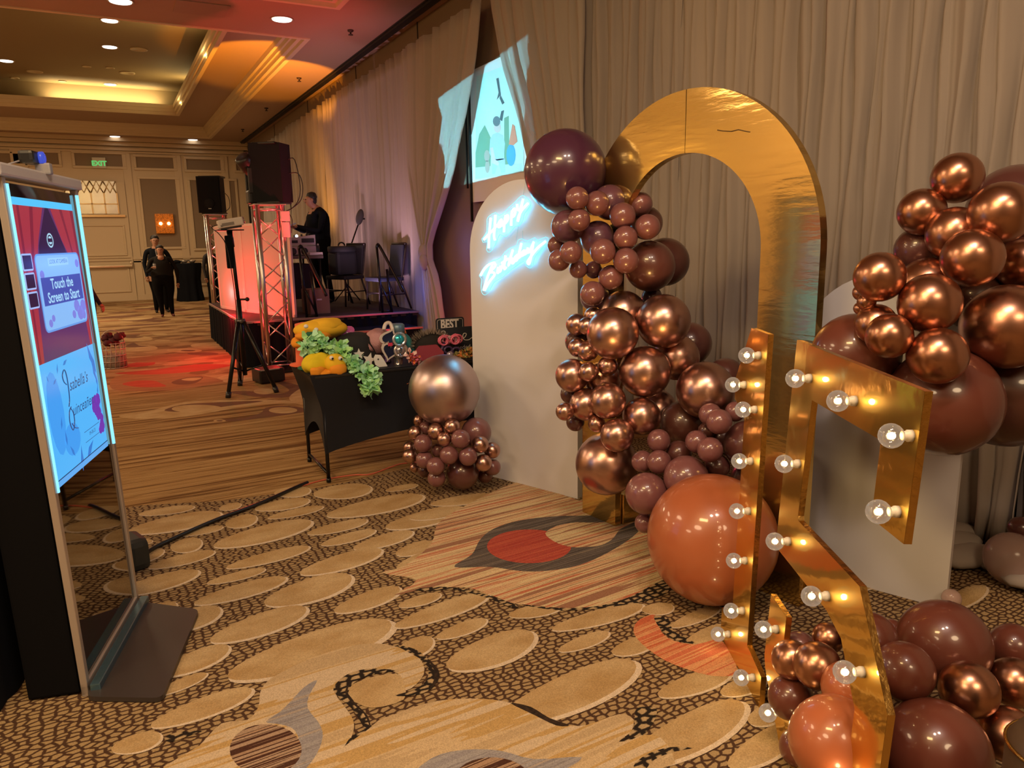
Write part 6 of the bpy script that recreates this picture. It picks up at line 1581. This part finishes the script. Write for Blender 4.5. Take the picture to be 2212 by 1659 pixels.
# chairs on the stage
def chair(label, x, y, rz, col, grp):
    t = thing('banquet_chair', label, 'chair', (x, y, SZ), grp)
    R = rotz(rz); c = Vector((x, y, SZ)); g = lambda a, d, z: c + R @ Vector((a, d, z))
    fr = mat('chair_frame', (.03, .022, .024), .4, .3)
    b = MB(); b.box(g(0, 0, .44), (.42, .42, .06), R, .02); b.build('seat', col, t)
    b = MB(); b.box(g(0, .22, .70), (.38, .04, .46), R @ Matrix.Rotation(-.12, 3, 'X'), .02); b.build('backrest', col, t)
    for s in (-1, 1):
        b = MB(); b.tube([g(.19 * s, -.18, .42), g(.19 * s, -.20, 0)], .014, 8); b.build('leg', fr, t)
        b = MB(); b.tube([g(.19 * s, .16, .42), g(.19 * s, .32, 0)], .014, 8); b.build('leg', fr, t)
        b = MB(); b.tube(smooth_path([g(.20 * s, .15, .40), g(.20 * s, .19, .5), g(.20 * s, .27, .93)], 4), .013, 8); b.build('back_post', fr, t)
        b = MB(); b.tube([g(.19 * s, -.19, .22), g(.19 * s, .24, .22)], .009, 6); b.build('stretcher', fr, t)
    b = MB(); b.tube([g(-.20, .27, .94), g(.20, .27, .94)], .018, 8); b.build('back_rail', fr, t)
    b = MB(); b.tube([g(-.19, -.19, .25), g(.19, -.19, .25)], .009, 6); b.build('stretcher', fr, t)
    return t
navy = mat('chair_navy', (.012, .016, .035), .7); maroon = mat('chair_maroon', (.06, .02, .028), .7)
gch = 'banquet chairs on the stage'
chair('dark chair on the stage carrying the black bag', 3.22, 11.55, math.radians(-62), mat('chair_black', (.014, .013, .016), .7), gch)
chair('dark navy-backed chair on the stage closest to the knotted drape', 3.52, 10.55, math.radians(-80), navy, gch)
bgx = thing('gear_bag', 'black square-topped gear bag standing on a stage chair', 'bag', (3.18, 11.5, SZ + .47))
b = MB(); b.box((3.18, 11.5, SZ + .66), (.36, .28, .36), rotz(.3), .05); b.build('body', mat('bag_nylon', (.010, .010, .013), .75), bgx)
b = MB(); b.lathe([(.21, 0), (.215, .02), (.215, .07), (.2, .085)], (3.18, 11.5, SZ + .83), (0, 0, 1), 18); b.build('lid', mat('bag_nylon', (.01, .01, .013), .75), bgx)
b = MB(); b.tube([(3.18 + .05 * math.cos(t), 11.5, SZ + .92 + .05 * math.sin(t)) for t in [PI * i / 8 for i in range(9)]], .012, 6); b.build('handle', black_plastic, bgx)
ms = thing('microphone_stand', 'boom microphone stand with a foam-covered head by the stage chairs', 'microphone stand', (3.43, 12.17, SZ))
b = MB(); b.tube([(3.43, 12.17, SZ + .02), (3.45, 12.17, SZ + .75), (3.65, 12.12, SZ + 1.26)], .012, 7); b.build('pole', black_metal, ms)
b = MB(); blob(b, (3.675, 12.10, SZ + 1.37), (.06, .07, .13), Matrix.Rotation(.25, 3, 'Y'), .02, 31); b.build('head', mat('foam_grey', (.06, .055, .055), .8), ms)
b = MB(); b.tube([(3.69, 12.08, SZ + 1.34), (3.75, 12.08, SZ + 1.34)], .016, 6); b.build('knob', black_plastic, ms)
for a in (0.4, 2.5, 4.6):
    b = MB(); b.tube([(3.43, 12.17, SZ + .28), (3.43 + .24 * math.cos(a), 12.17 + .24 * math.sin(a), SZ + .012)], .010, 6); b.build('leg', black_metal, ms)

# projector on its tripod
tp = thing('tripod_stand', 'black tripod stand with a crank carrying the projector before the stage', 'tripod', (1.18, 8.42, 0))
cx_, cy_ = 1.18, 8.42
b = MB(); b.tube([(cx_, cy_, .18), (cx_, cy_, 1.0)], .026, 10); b.tube([(cx_, cy_, .95), (cx_ - .02, cy_, 1.62)], .019, 10); b.tube([(cx_ - .02, cy_, 1.55), (cx_ - .03, cy_, 1.72)], .03, 8); b.build('pole', black_metal, tp)
for (x, y) in ((.955, 8.15), (1.455, 8.165), (1.17, 8.80), ):
    b = MB(); b.tube([(cx_ + (x - cx_) * .12, cy_ + (y - cy_) * .12, .76), (x, y, .015)], [.022, .022], 10); lg = b.build('leg', black_metal, tp)
    b = MB(); b.tube([(x, y, 0), (x + (cx_ - x) * .06, y + (cy_ - y) * .06, .06)], .028, 8); b.build('rubber_foot', black_plastic, lg)
    b = MB(); b.tube([(cx_, cy_, .22), (cx_ + (x - cx_) * .62, cy_ + (y - cy_) * .62, .30)], .010, 6); b.build('brace', black_metal, tp)
b = MB(); b.lathe([(.05, -.02), (.055, 0), (.05, .025)], (cx_, cy_, .77), (0, 0, 1), 14); b.build('collar', mat('collar_steel', (.16, .15, .15), .3, .6), tp)
b = MB(); b.tube([(cx_, cy_, 1.0), (cx_ + .07, cy_ - .03, 1.0)], .012, 6); b.ball((cx_ + .085, cy_ - .035, 1.0), .024, 8, 6); b.build('knob', black_plastic, tp)
b = MB(); b.box((cx_ - .03, cy_, 1.725), (.26, .24, .012), bev=.003); b.build('tray', black_metal, tp)
b = MB(); b.box((cx_ - .05, cy_ - .01, 1.50), (.07, .05, .34), bev=.01); b.build('cable_pouch', black_cloth, tp)
pj = thing('projector', 'white video projector tilted on the tripod tray, aimed at the screen', 'projector', (cx_ - .03, cy_, 1.732))
Rp = rotz(math.radians(-4)) @ Matrix.Rotation(math.radians(-9), 3, 'Y')
pcn = Vector((cx_ - .02, cy_ - .02, 1.80))
b = MB(); b.box(pcn, (.25, .24, .085), Rp, .014); b.build('body', mat('projector_white', (.70, .66, .62), .4), pj)
b = MB(); b.lathe([(.036, 0), (.036, .018), (.028, .02), (.026, .012)], pcn + Rp @ Vector((.122, -.05, .005)), Rp @ Xu, 16); b.build('lens_ring', mat('lens_ring', (.55, .50, .55), .2, .8), pj)
b = MB(); b.box(pcn + Rp @ Vector((-.03, -.121, -.01)), (.12, .003, .03), Rp); b.box(pcn + Rp @ Vector((-.095, -.121, -.02)), (.02, .003, .02), Rp); b.build('vent', mat('projector_vent', (.25, .23, .22), .6), pj)
b = MB(); b.box(pcn + Rp @ Vector((0, 0, -.05)), (.2, .2, .02), Rp, .004); b.build('underside', black_plastic, pj)
b = MB(); b.tube(smooth_path([pcn + Vector((-.12, 0, -.02)), pcn + Vector((-.19, -.02, -.05)), pcn + Vector((-.12, -.06, -.12)), pcn + Vector((-.05, -.05, -.3)), pcn + Vector((-.02, -.05, -.9)), Vector((1.10, 8.36, .3)), Vector((1.12, 8.3, .10)), Vector((1.16, 8.4, .2))], 4), .005, 5)
tag(b.build('projector_cable', black_plastic), 'black projector lead hanging down along the tripod', 'cable')
mo = thing('equipment_case', 'flat black case lying on the carpet by the tripod foot', 'case', (1.48, 8.86, 0))
b = MB(); b.box((1.50, 8.86, .09), (.30, .26, .16), rotz(.2), .02); b.build('body', black_plastic, mo)
b = MB(); b.box((1.50, 8.72, .165), (.22, .02, .012), rotz(.2)); b.build('handle', mat('handle_grey', (.3, .28, .28), .4), mo)

# ------------------------------------------------------------------ people
skin_m = mat('skin', (.42, .22, .14), .55); hair_m = mat('hair_black', (.012, .010, .010), .6)
def person(label, x, y, z, face, h, clothes, arms, legs, wide=1.0, hairlen=0, deep=.78, headtilt=0.0, shirt=None):
    """one continuous skinned body; joints in a frame where -Y is forward"""
    k = h / 1.75
    t = thing('person', label, 'person', (x, y, z))
    R = rotz(face); c = Vector((x, y, z))
    J = {}; E = []
    def j(n, p, r, tg): J[n] = (Vector(p), r, tg)
    j('pelvis', (0, 0, .96), .135 * wide, 2); j('waist', (0, 0, 1.10), .128 * wide, 1); j('chest', (0, .01, 1.30), .140 * wide, 1); j('upper', (0, .015, 1.42), .095, 1)
    ft = headtilt
    j('neck', (0, .0 - .02 * ft, 1.505), .055, 0); j('jaw', (0, -.025 - .05 * ft, 1.575 - .01 * ft), .066, 0); j('head', (0, -.012 - .06 * ft, 1.645 - .02 * ft), .088, 0); j('top', (0, -.004 - .05 * ft, 1.695 - .02 * ft), .074, 0)
    E += [('pelvis', 'waist'), ('waist', 'chest'), ('chest', 'upper'), ('upper', 'neck'), ('neck', 'jaw'), ('jaw', 'head'), ('head', 'top')]
    for s, nm in ((-1, 'r'), (1, 'l')):
        j('sho' + nm, (.175 * s * (1 + .3 * (wide - 1)), .01, 1.40), .062, 1); el, wr = arms[nm]
        j('elb' + nm, el, .045, 1); j('wri' + nm, wr, .030, 1)
        hd = Vector(wr) + (Vector(wr) - Vector(el)).normalized() * .07
        j('pal' + nm, hd, .030, 0)
        E += [('upper', 'sho' + nm), ('sho' + nm, 'elb' + nm), ('elb' + nm, 'wri' + nm), ('wri' + nm, 'pal' + nm)]
        kn, an = legs[nm]
        j('hip' + nm, (.09 * s * wide, 0, .88), .098 * wide, 2); j('kne' + nm, kn, .068 * (1 + .4 * (wide - 1)), 2); j('ank' + nm, an, .050, 2)
        j('hee' + nm, (an[0], an[1] + .02, .035), .036, 3); j('toe' + nm, (an[0] + .02 * s, an[1] - .16, .028), .030, 3)
        E += [('pelvis', 'hip' + nm), ('hip' + nm, 'kne' + nm), ('kne' + nm, 'ank' + nm), ('ank' + nm, 'hee' + nm), ('hee' + nm, 'toe' + nm)]
    names = list(J)
    me = bpy.data.meshes.new('body'); me.from_pydata([J[n][0] * k for n in names], [(names.index(a), names.index(b_)) for a, b_ in E], [])
    o = bpy.data.objects.new('body', me); COL.objects.link(o)
    sm = o.modifiers.new('s', 'SKIN'); sm.use_smooth_shade = True
    for i, n in enumerate(names):
        v = me.skin_vertices[0].data[i]; r = J[n][1] * k
        flat = deep if n in ('pelvis', 'waist', 'chest') else 1
        v.radius = (r, r * flat); v.use_root = (n == 'pelvis')
    o.modifiers.new('d', 'SUBSURF').levels = 2
    dg = bpy.context.evaluated_depsgraph_get()
    ev = bpy.data.meshes.new_from_object(o.evaluated_get(dg))
    bpy.data.objects.remove(o)
    # five fingers and a thumb-like nose wedge are grown into the same mesh
    mb2 = MB(); mb2.v = [v.co.copy() for v in ev.vertices]; mb2.f = [list(p.vertices) for p in ev.polygons]
    mb2.mi = []; mb2.sm = [True] * len(mb2.f)
    segs = [(J[a][0] * k, J[b_][0] * k, J[b_][2], J[a][2]) for a, b_ in E]
    for p in ev.polygons:
        q = p.center; best = None
        for a, b_, tb_, ta_ in segs:
            d = b_ - a; tt = max(0, min(1, (q - a).dot(d) / max(d.length_squared, 1e-9))); dist = (q - a - d * tt).length
            if best is None or dist < best[0]: best = (dist, ta_ if tt < .5 else tb_)
        mb2.mi.append(best[1])
    mb2.cur = 0
    for s, nm in ((-1, 'r'), (1, 'l')):
        w_, p_ = J['wri' + nm][0] * k, J['pal' + nm][0] * k
        d = (p_ - w_).normalized(); side = d.cross(Zu)
        if side.length < .1: side = Xu.copy()
        side.normalize(); up = side.cross(d)
        for f_ in range(4):
            o_ = p_ + side * (f_ - 1.5) * .019 * k; l = (.07, .082, .078, .06)[f_] * k
            mb2.tube([o_, o_ + d * l * .45, o_ + d * l * .8 - up * l * .25, o_ + d * l * .9 - up * l * .55], [.0095 * k, .009 * k, .008 * k, .006 * k], 6)
        o_ = w_ + d * .03 * k - side * s * .025 * k
        mb2.tube([o_, o_ - side * s * .025 * k + d * .02 * k, o_ - side * s * .03 * k + d * .055 * k], [.011 * k, .010 * k, .007 * k], 6)
    hc = J['head'][0] * k
    mb2.add([hc + Vector(p) * k for p in [(-.014, -.078, -.025), (.014, -.078, -.025), (0, -.100, -.030), (0, -.080, .022)]], [(0, 2, 3), (2, 1, 3), (0, 1, 2)], True)
    for s in (-1, 1): mb2.ball(hc + Vector((.083 * s, .008, -.005)) * k, (.010 * k, .020 * k, .028 * k), 8, 6)
    mb2.v = [c + R @ v for v in mb2.v]
    mb2.build('body', clothes, t)
    b = MB()
    for s in (-1, 1): b.ball(c + R @ ((J['head'][0] + Vector((.030 * s, -.074, .008))) * k), (.011 * k, .007 * k, .007 * k), 8, 5)
    b.build('eyes', mat('eye_dark', (.02, .015, .012), .3), t)
    b = MB(); b.ball(c + R @ ((J['jaw'][0] + Vector((0, -.061, .012))) * k), (.024 * k, .008 * k, .006 * k), 8, 5); b.build('mouth', mat('lip', (.25, .09, .07), .5), t)
    b = MB(); H_ = (J['head'][0] + J['top'][0]) * .5 * k
    blob(b, c + R @ (H_ + Vector((0, .030, .024)) * k), (.090 * k, .082 * k, .076 * k), R, .045, int(h * 100), 22, 16); blob(b, c + R @ (H_ + Vector((0, .052, -.035)) * k), (.078 * k, .052 * k, .06 * k), R, .05, 5, 18, 12)
    if hairlen: b.ball(c + R @ ((J['jaw'][0] + Vector((0, .055, .0))) * k), (.085 * k, .06 * k, hairlen * k), 14, 9, R)
    b.build('hair', hair_m, t)
    if shirt:
        b = MB(); b.prism([(-.035, .0), (.035, .0), (.012, -.24), (-.012, -.24)], c + R @ (Vector((0, -.128 * wide, 1.44)) * k), R @ Xu, Zu, R @ -Yu, 0, .012); b.build('shirt_front', mat('shirt_white', (.55, .52, .52), .8), t)
    return t, R, c, k, J
jacket = mat('jacket_navy_black', (.007, .009, .014), .85, spec=.1); trousers = mat('trousers_black', (.005, .005, .006), .9, spec=.08); shoes = mat('shoes_black', (.010, .009, .009), .4)
stand = {'r': ((-.10, .0, .50), (-.11, .03, .09)), 'l': ((.10, .0, .50), (.11, .03, .09))}
t, R_, c_, k_, J_ = person('disc jockey in a black jacket standing on the stage, head bent over a phone', 3.02, 12.25, SZ, math.radians(-78), 1.78, [skin_m, jacket, trousers, shoes],
       {'r': ((-.27, -.10, 1.13), (-.08, -.34, 1.19)), 'l': ((.27, -.10, 1.13), (.08, -.34, 1.20))}, {'r': ((-.10, -.02, .50), (-.11, .02, .09)), 'l': ((.11, .03, .50), (.13, .10, .09))}, wide=1.36, deep=1.12, headtilt=1.7)
b = MB(); b.tube([c_ + R_ @ (Vector((.07 * math.cos(a), .01 + .065 * math.sin(a), 1.475)) * k_) for a in [2 * PI * i / 16 for i in range(16)]], .022, 7, closed=True); b.build('collar', jacket, t)
ph = MB(); ph.box(c_ + R_ @ (Vector((0, -.44, 1.23)) * k_), (.075, .15, .012), R_ @ Matrix.Rotation(.35, 3, 'X'), .004)
tag(ph.build('phone', mat('phone_dark', (.03, .03, .035), .2, emit=(.5, .4, .45), estr=.15)), 'phone held in both hands by the disc jockey', 'phone')
dark_top = mat('blouse_dark', (.014, .013, .012), .85, spec=.1)
t, R_, c_, k_, J_ = person('woman in a dark top and black trousers walking toward the camera with a drink', 1.02, 18.35, 0, 0, 1.56, [skin_m, dark_top, trousers, mat('shoes_red', (.10, .02, .02), .5)],
       {'r': ((-.34, .02, 1.10), (-.22, -.26, 1.21)), 'l': ((.36, .05, 1.10), (.33, .02, .84))}, {'r': ((-.11, -.04, .50), (-.09, -.04, .09)), 'l': ((.12, .02, .50), (.14, -.02, .09))}, wide=1.85, hairlen=.11)
b = MB(); b.ball(c_ + R_ @ (Vector((0, -.085, 1.44)) * k_), (.075 * k_, .05 * k_, .065 * k_), 12, 8); b.build('neckline', skin_m, t)
gp_ = MB(); Q = c_ + R_ @ (Vector((-.17, -.31, 1.24)) * k_); gp_.lathe([(.025, -.05), (.028, .0), (.034, .07)], Q, (0, 0, 1), 12)
tag(gp_.build('drinking_glass', mat('glass_clear', (.5, .5, .5), .1, alpha=.35)), 'drinking glass in the raised hand of the woman', 'glass')
person('man in a black suit and white shirt standing right behind the woman', 1.00, 19.5, 0, .05, 1.78, [skin_m, jacket, trousers, shoes],
       {'r': ((-.27, .02, 1.12), (-.25, -.06, .86)), 'l': ((.33, .02, 1.12), (.28, -.05, .88))}, stand, wide=1.5, shirt=True)
person('person in black half hidden behind the far truss tower', 2.20, 19.6, 0, .6, 1.60, [skin_m, mat('dress_black', (.012, .010, .012), .8), trousers, shoes],
       {'r': ((-.25, .02, 1.12), (-.26, -.05, .86)), 'l': ((.25, .02, 1.12), (.20, -.18, 1.0))}, stand, wide=1.1, hairlen=.07)
person('person in dark navy mostly hidden behind the photo booth frame', -.33, 11.6, 0, 1.2, 1.58, [skin_m, mat('coat_navy', (.010, .016, .030), .8), trousers, shoes],
       {'r': ((-.24, .02, 1.12), (-.22, -.10, .90)), 'l': ((.24, .02, 1.12), (.22, -.10, .90))}, stand, wide=1.1, hairlen=.05)

# cocktail table at the far wall, basket of flowers
ct = thing('cocktail_table', 'tall table in a floor-length black cloth against the far wall', 'table', (1.94, 22.9, 0))
b = MB(); vs = []; n = 40
for (r, z, w) in ((.36, 1.05, 0), (.37, 1.0, .01), (.30, .6, .02), (.31, .25, .03), (.34, .01, .04)):
    for i in range(n):
        a = 2 * PI * i / n; rr = r + w * math.sin(a * 9); vs.append((1.94 + rr * math.cos(a), 22.9 + rr * math.sin(a), z))
b.add(vs, [(j * n + i, j * n + (i + 1) % n, (j + 1) * n + (i + 1) % n, (j + 1) * n + i) for j in range(4) for i in range(n)], True); b.add(vs[:n], [tuple(range(n))], False); b.build('tablecloth', black_cloth, ct)
b = MB(); b.lathe([(.33, 1.03), (.33, 1.055)], (1.94, 22.9, 0), (0, 0, 1), 24); b.build('tabletop', black_plastic, ct)
for (px, py, lab) in ((398, 566, 'shallow bowl on the cocktail table, middle one'), (415, 565, 'shallow bowl on the cocktail table at its outer edge')):
    Q = AY(px, py, 22.85); Q.z = 1.056
    b = MB(); b.lathe([(.05, 0), (.085, .03), (.115, .075), (.105, .075), (.07, .03)], Q, (0, 0, 1), 16)
    tag(b.build('serving_bowl', mat('bowl_pale', (.45, .42, .36), .25, .5)), lab, 'bowl', 'bowls on the cocktail table')
for (px, lab) in ((382, 'black folded napkin heap at the edge of the cocktail table'),):
    Q = AY(px, 570, 22.8); Q.z = 1.056; b = MB(); blob(b, Q + Vector((0, 0, .04)), (.12, .10, .05), None, .12, 41); tag(b.build('napkin', black_cloth), lab, 'napkin')
bk = thing('flower_basket', 'open wire basket with dark red flowers on the carpet beyond the booth, red lit', 'basket', (-.07, 11.05, 0))
b = MB(); cxk, cyk = -.07, 11.05
wire = mat('basket_wire', (.50, .40, .34), .5, .3)
for z in (.01, .09, .17, .25, .33): b.tube([(cxk + .145 * math.cos(a), cyk + .145 * math.sin(a), z) for a in [2 * PI * i / 18 for i in range(18)]], .006, 5, closed=True)
for i in range(16):
    a = 2 * PI * i / 16; b.tube([(cxk + .145 * math.cos(a), cyk + .145 * math.sin(a), 0), (cxk + .145 * math.cos(a + .3), cyk + .145 * math.sin(a + .3), .34)], .005, 5)
b.build('wire_body', wire, bk)
b = MB(); b.lathe([(.13, .004), (.13, .16)], (cxk, cyk, 0), (0, 0, 1), 18); b.build('liner', mat('basket_liner', (.30, .24, .19), .8), bk)
b = MB(); b.tube([(cxk + .145 * math.cos(a), cyk - .02, .30 + .20 * math.sin(a)) for a in [PI * i / 12 for i in range(13)]], .008, 6); b.build('handle', wire, bk)
for i in range(9):
    a = i * 2.4; r = .03 + .012 * i; b = MB(); blob(b, (cxk + r * math.cos(a), cyk + r * math.sin(a), .37 + .05 * math.sin(i * 1.7)), (.05, .05, .045), None, .22, i + 50, 12, 8); b.build('flower_head', mat('flower_dark_red', (.085, .012, .018), .8), bk)
# gold rimmed mirror edge at the frame's lower corner
Pm = EYE + ray(2200, 1640) * 1.62
md = thing('round_stand', 'dark round-edged object with a gold rim at the lower corner beside the copper balloon', 'stand', (Pm.x + .11, Pm.y - .05, 0))
cM = Vector((Pm.x + .085, Pm.y - .05, 0))
b = MB(); b.lathe([(.11, 0), (.11, Pm.z + .02), (.09, Pm.z + .05), (.04, Pm.z + .065)], cM, (0, 0, 1), 30); b.build('drum', mat('drum_brown', (.06, .035, .02), .5), md)
b = MB(); b.tube([cM + Vector((.111 * math.cos(a), .111 * math.sin(a), Pm.z + .02)) for a in [2 * PI * i / 40 for i in range(40)]], .004, 6, closed=True); b.build('gold_rim', gold_edge, md)
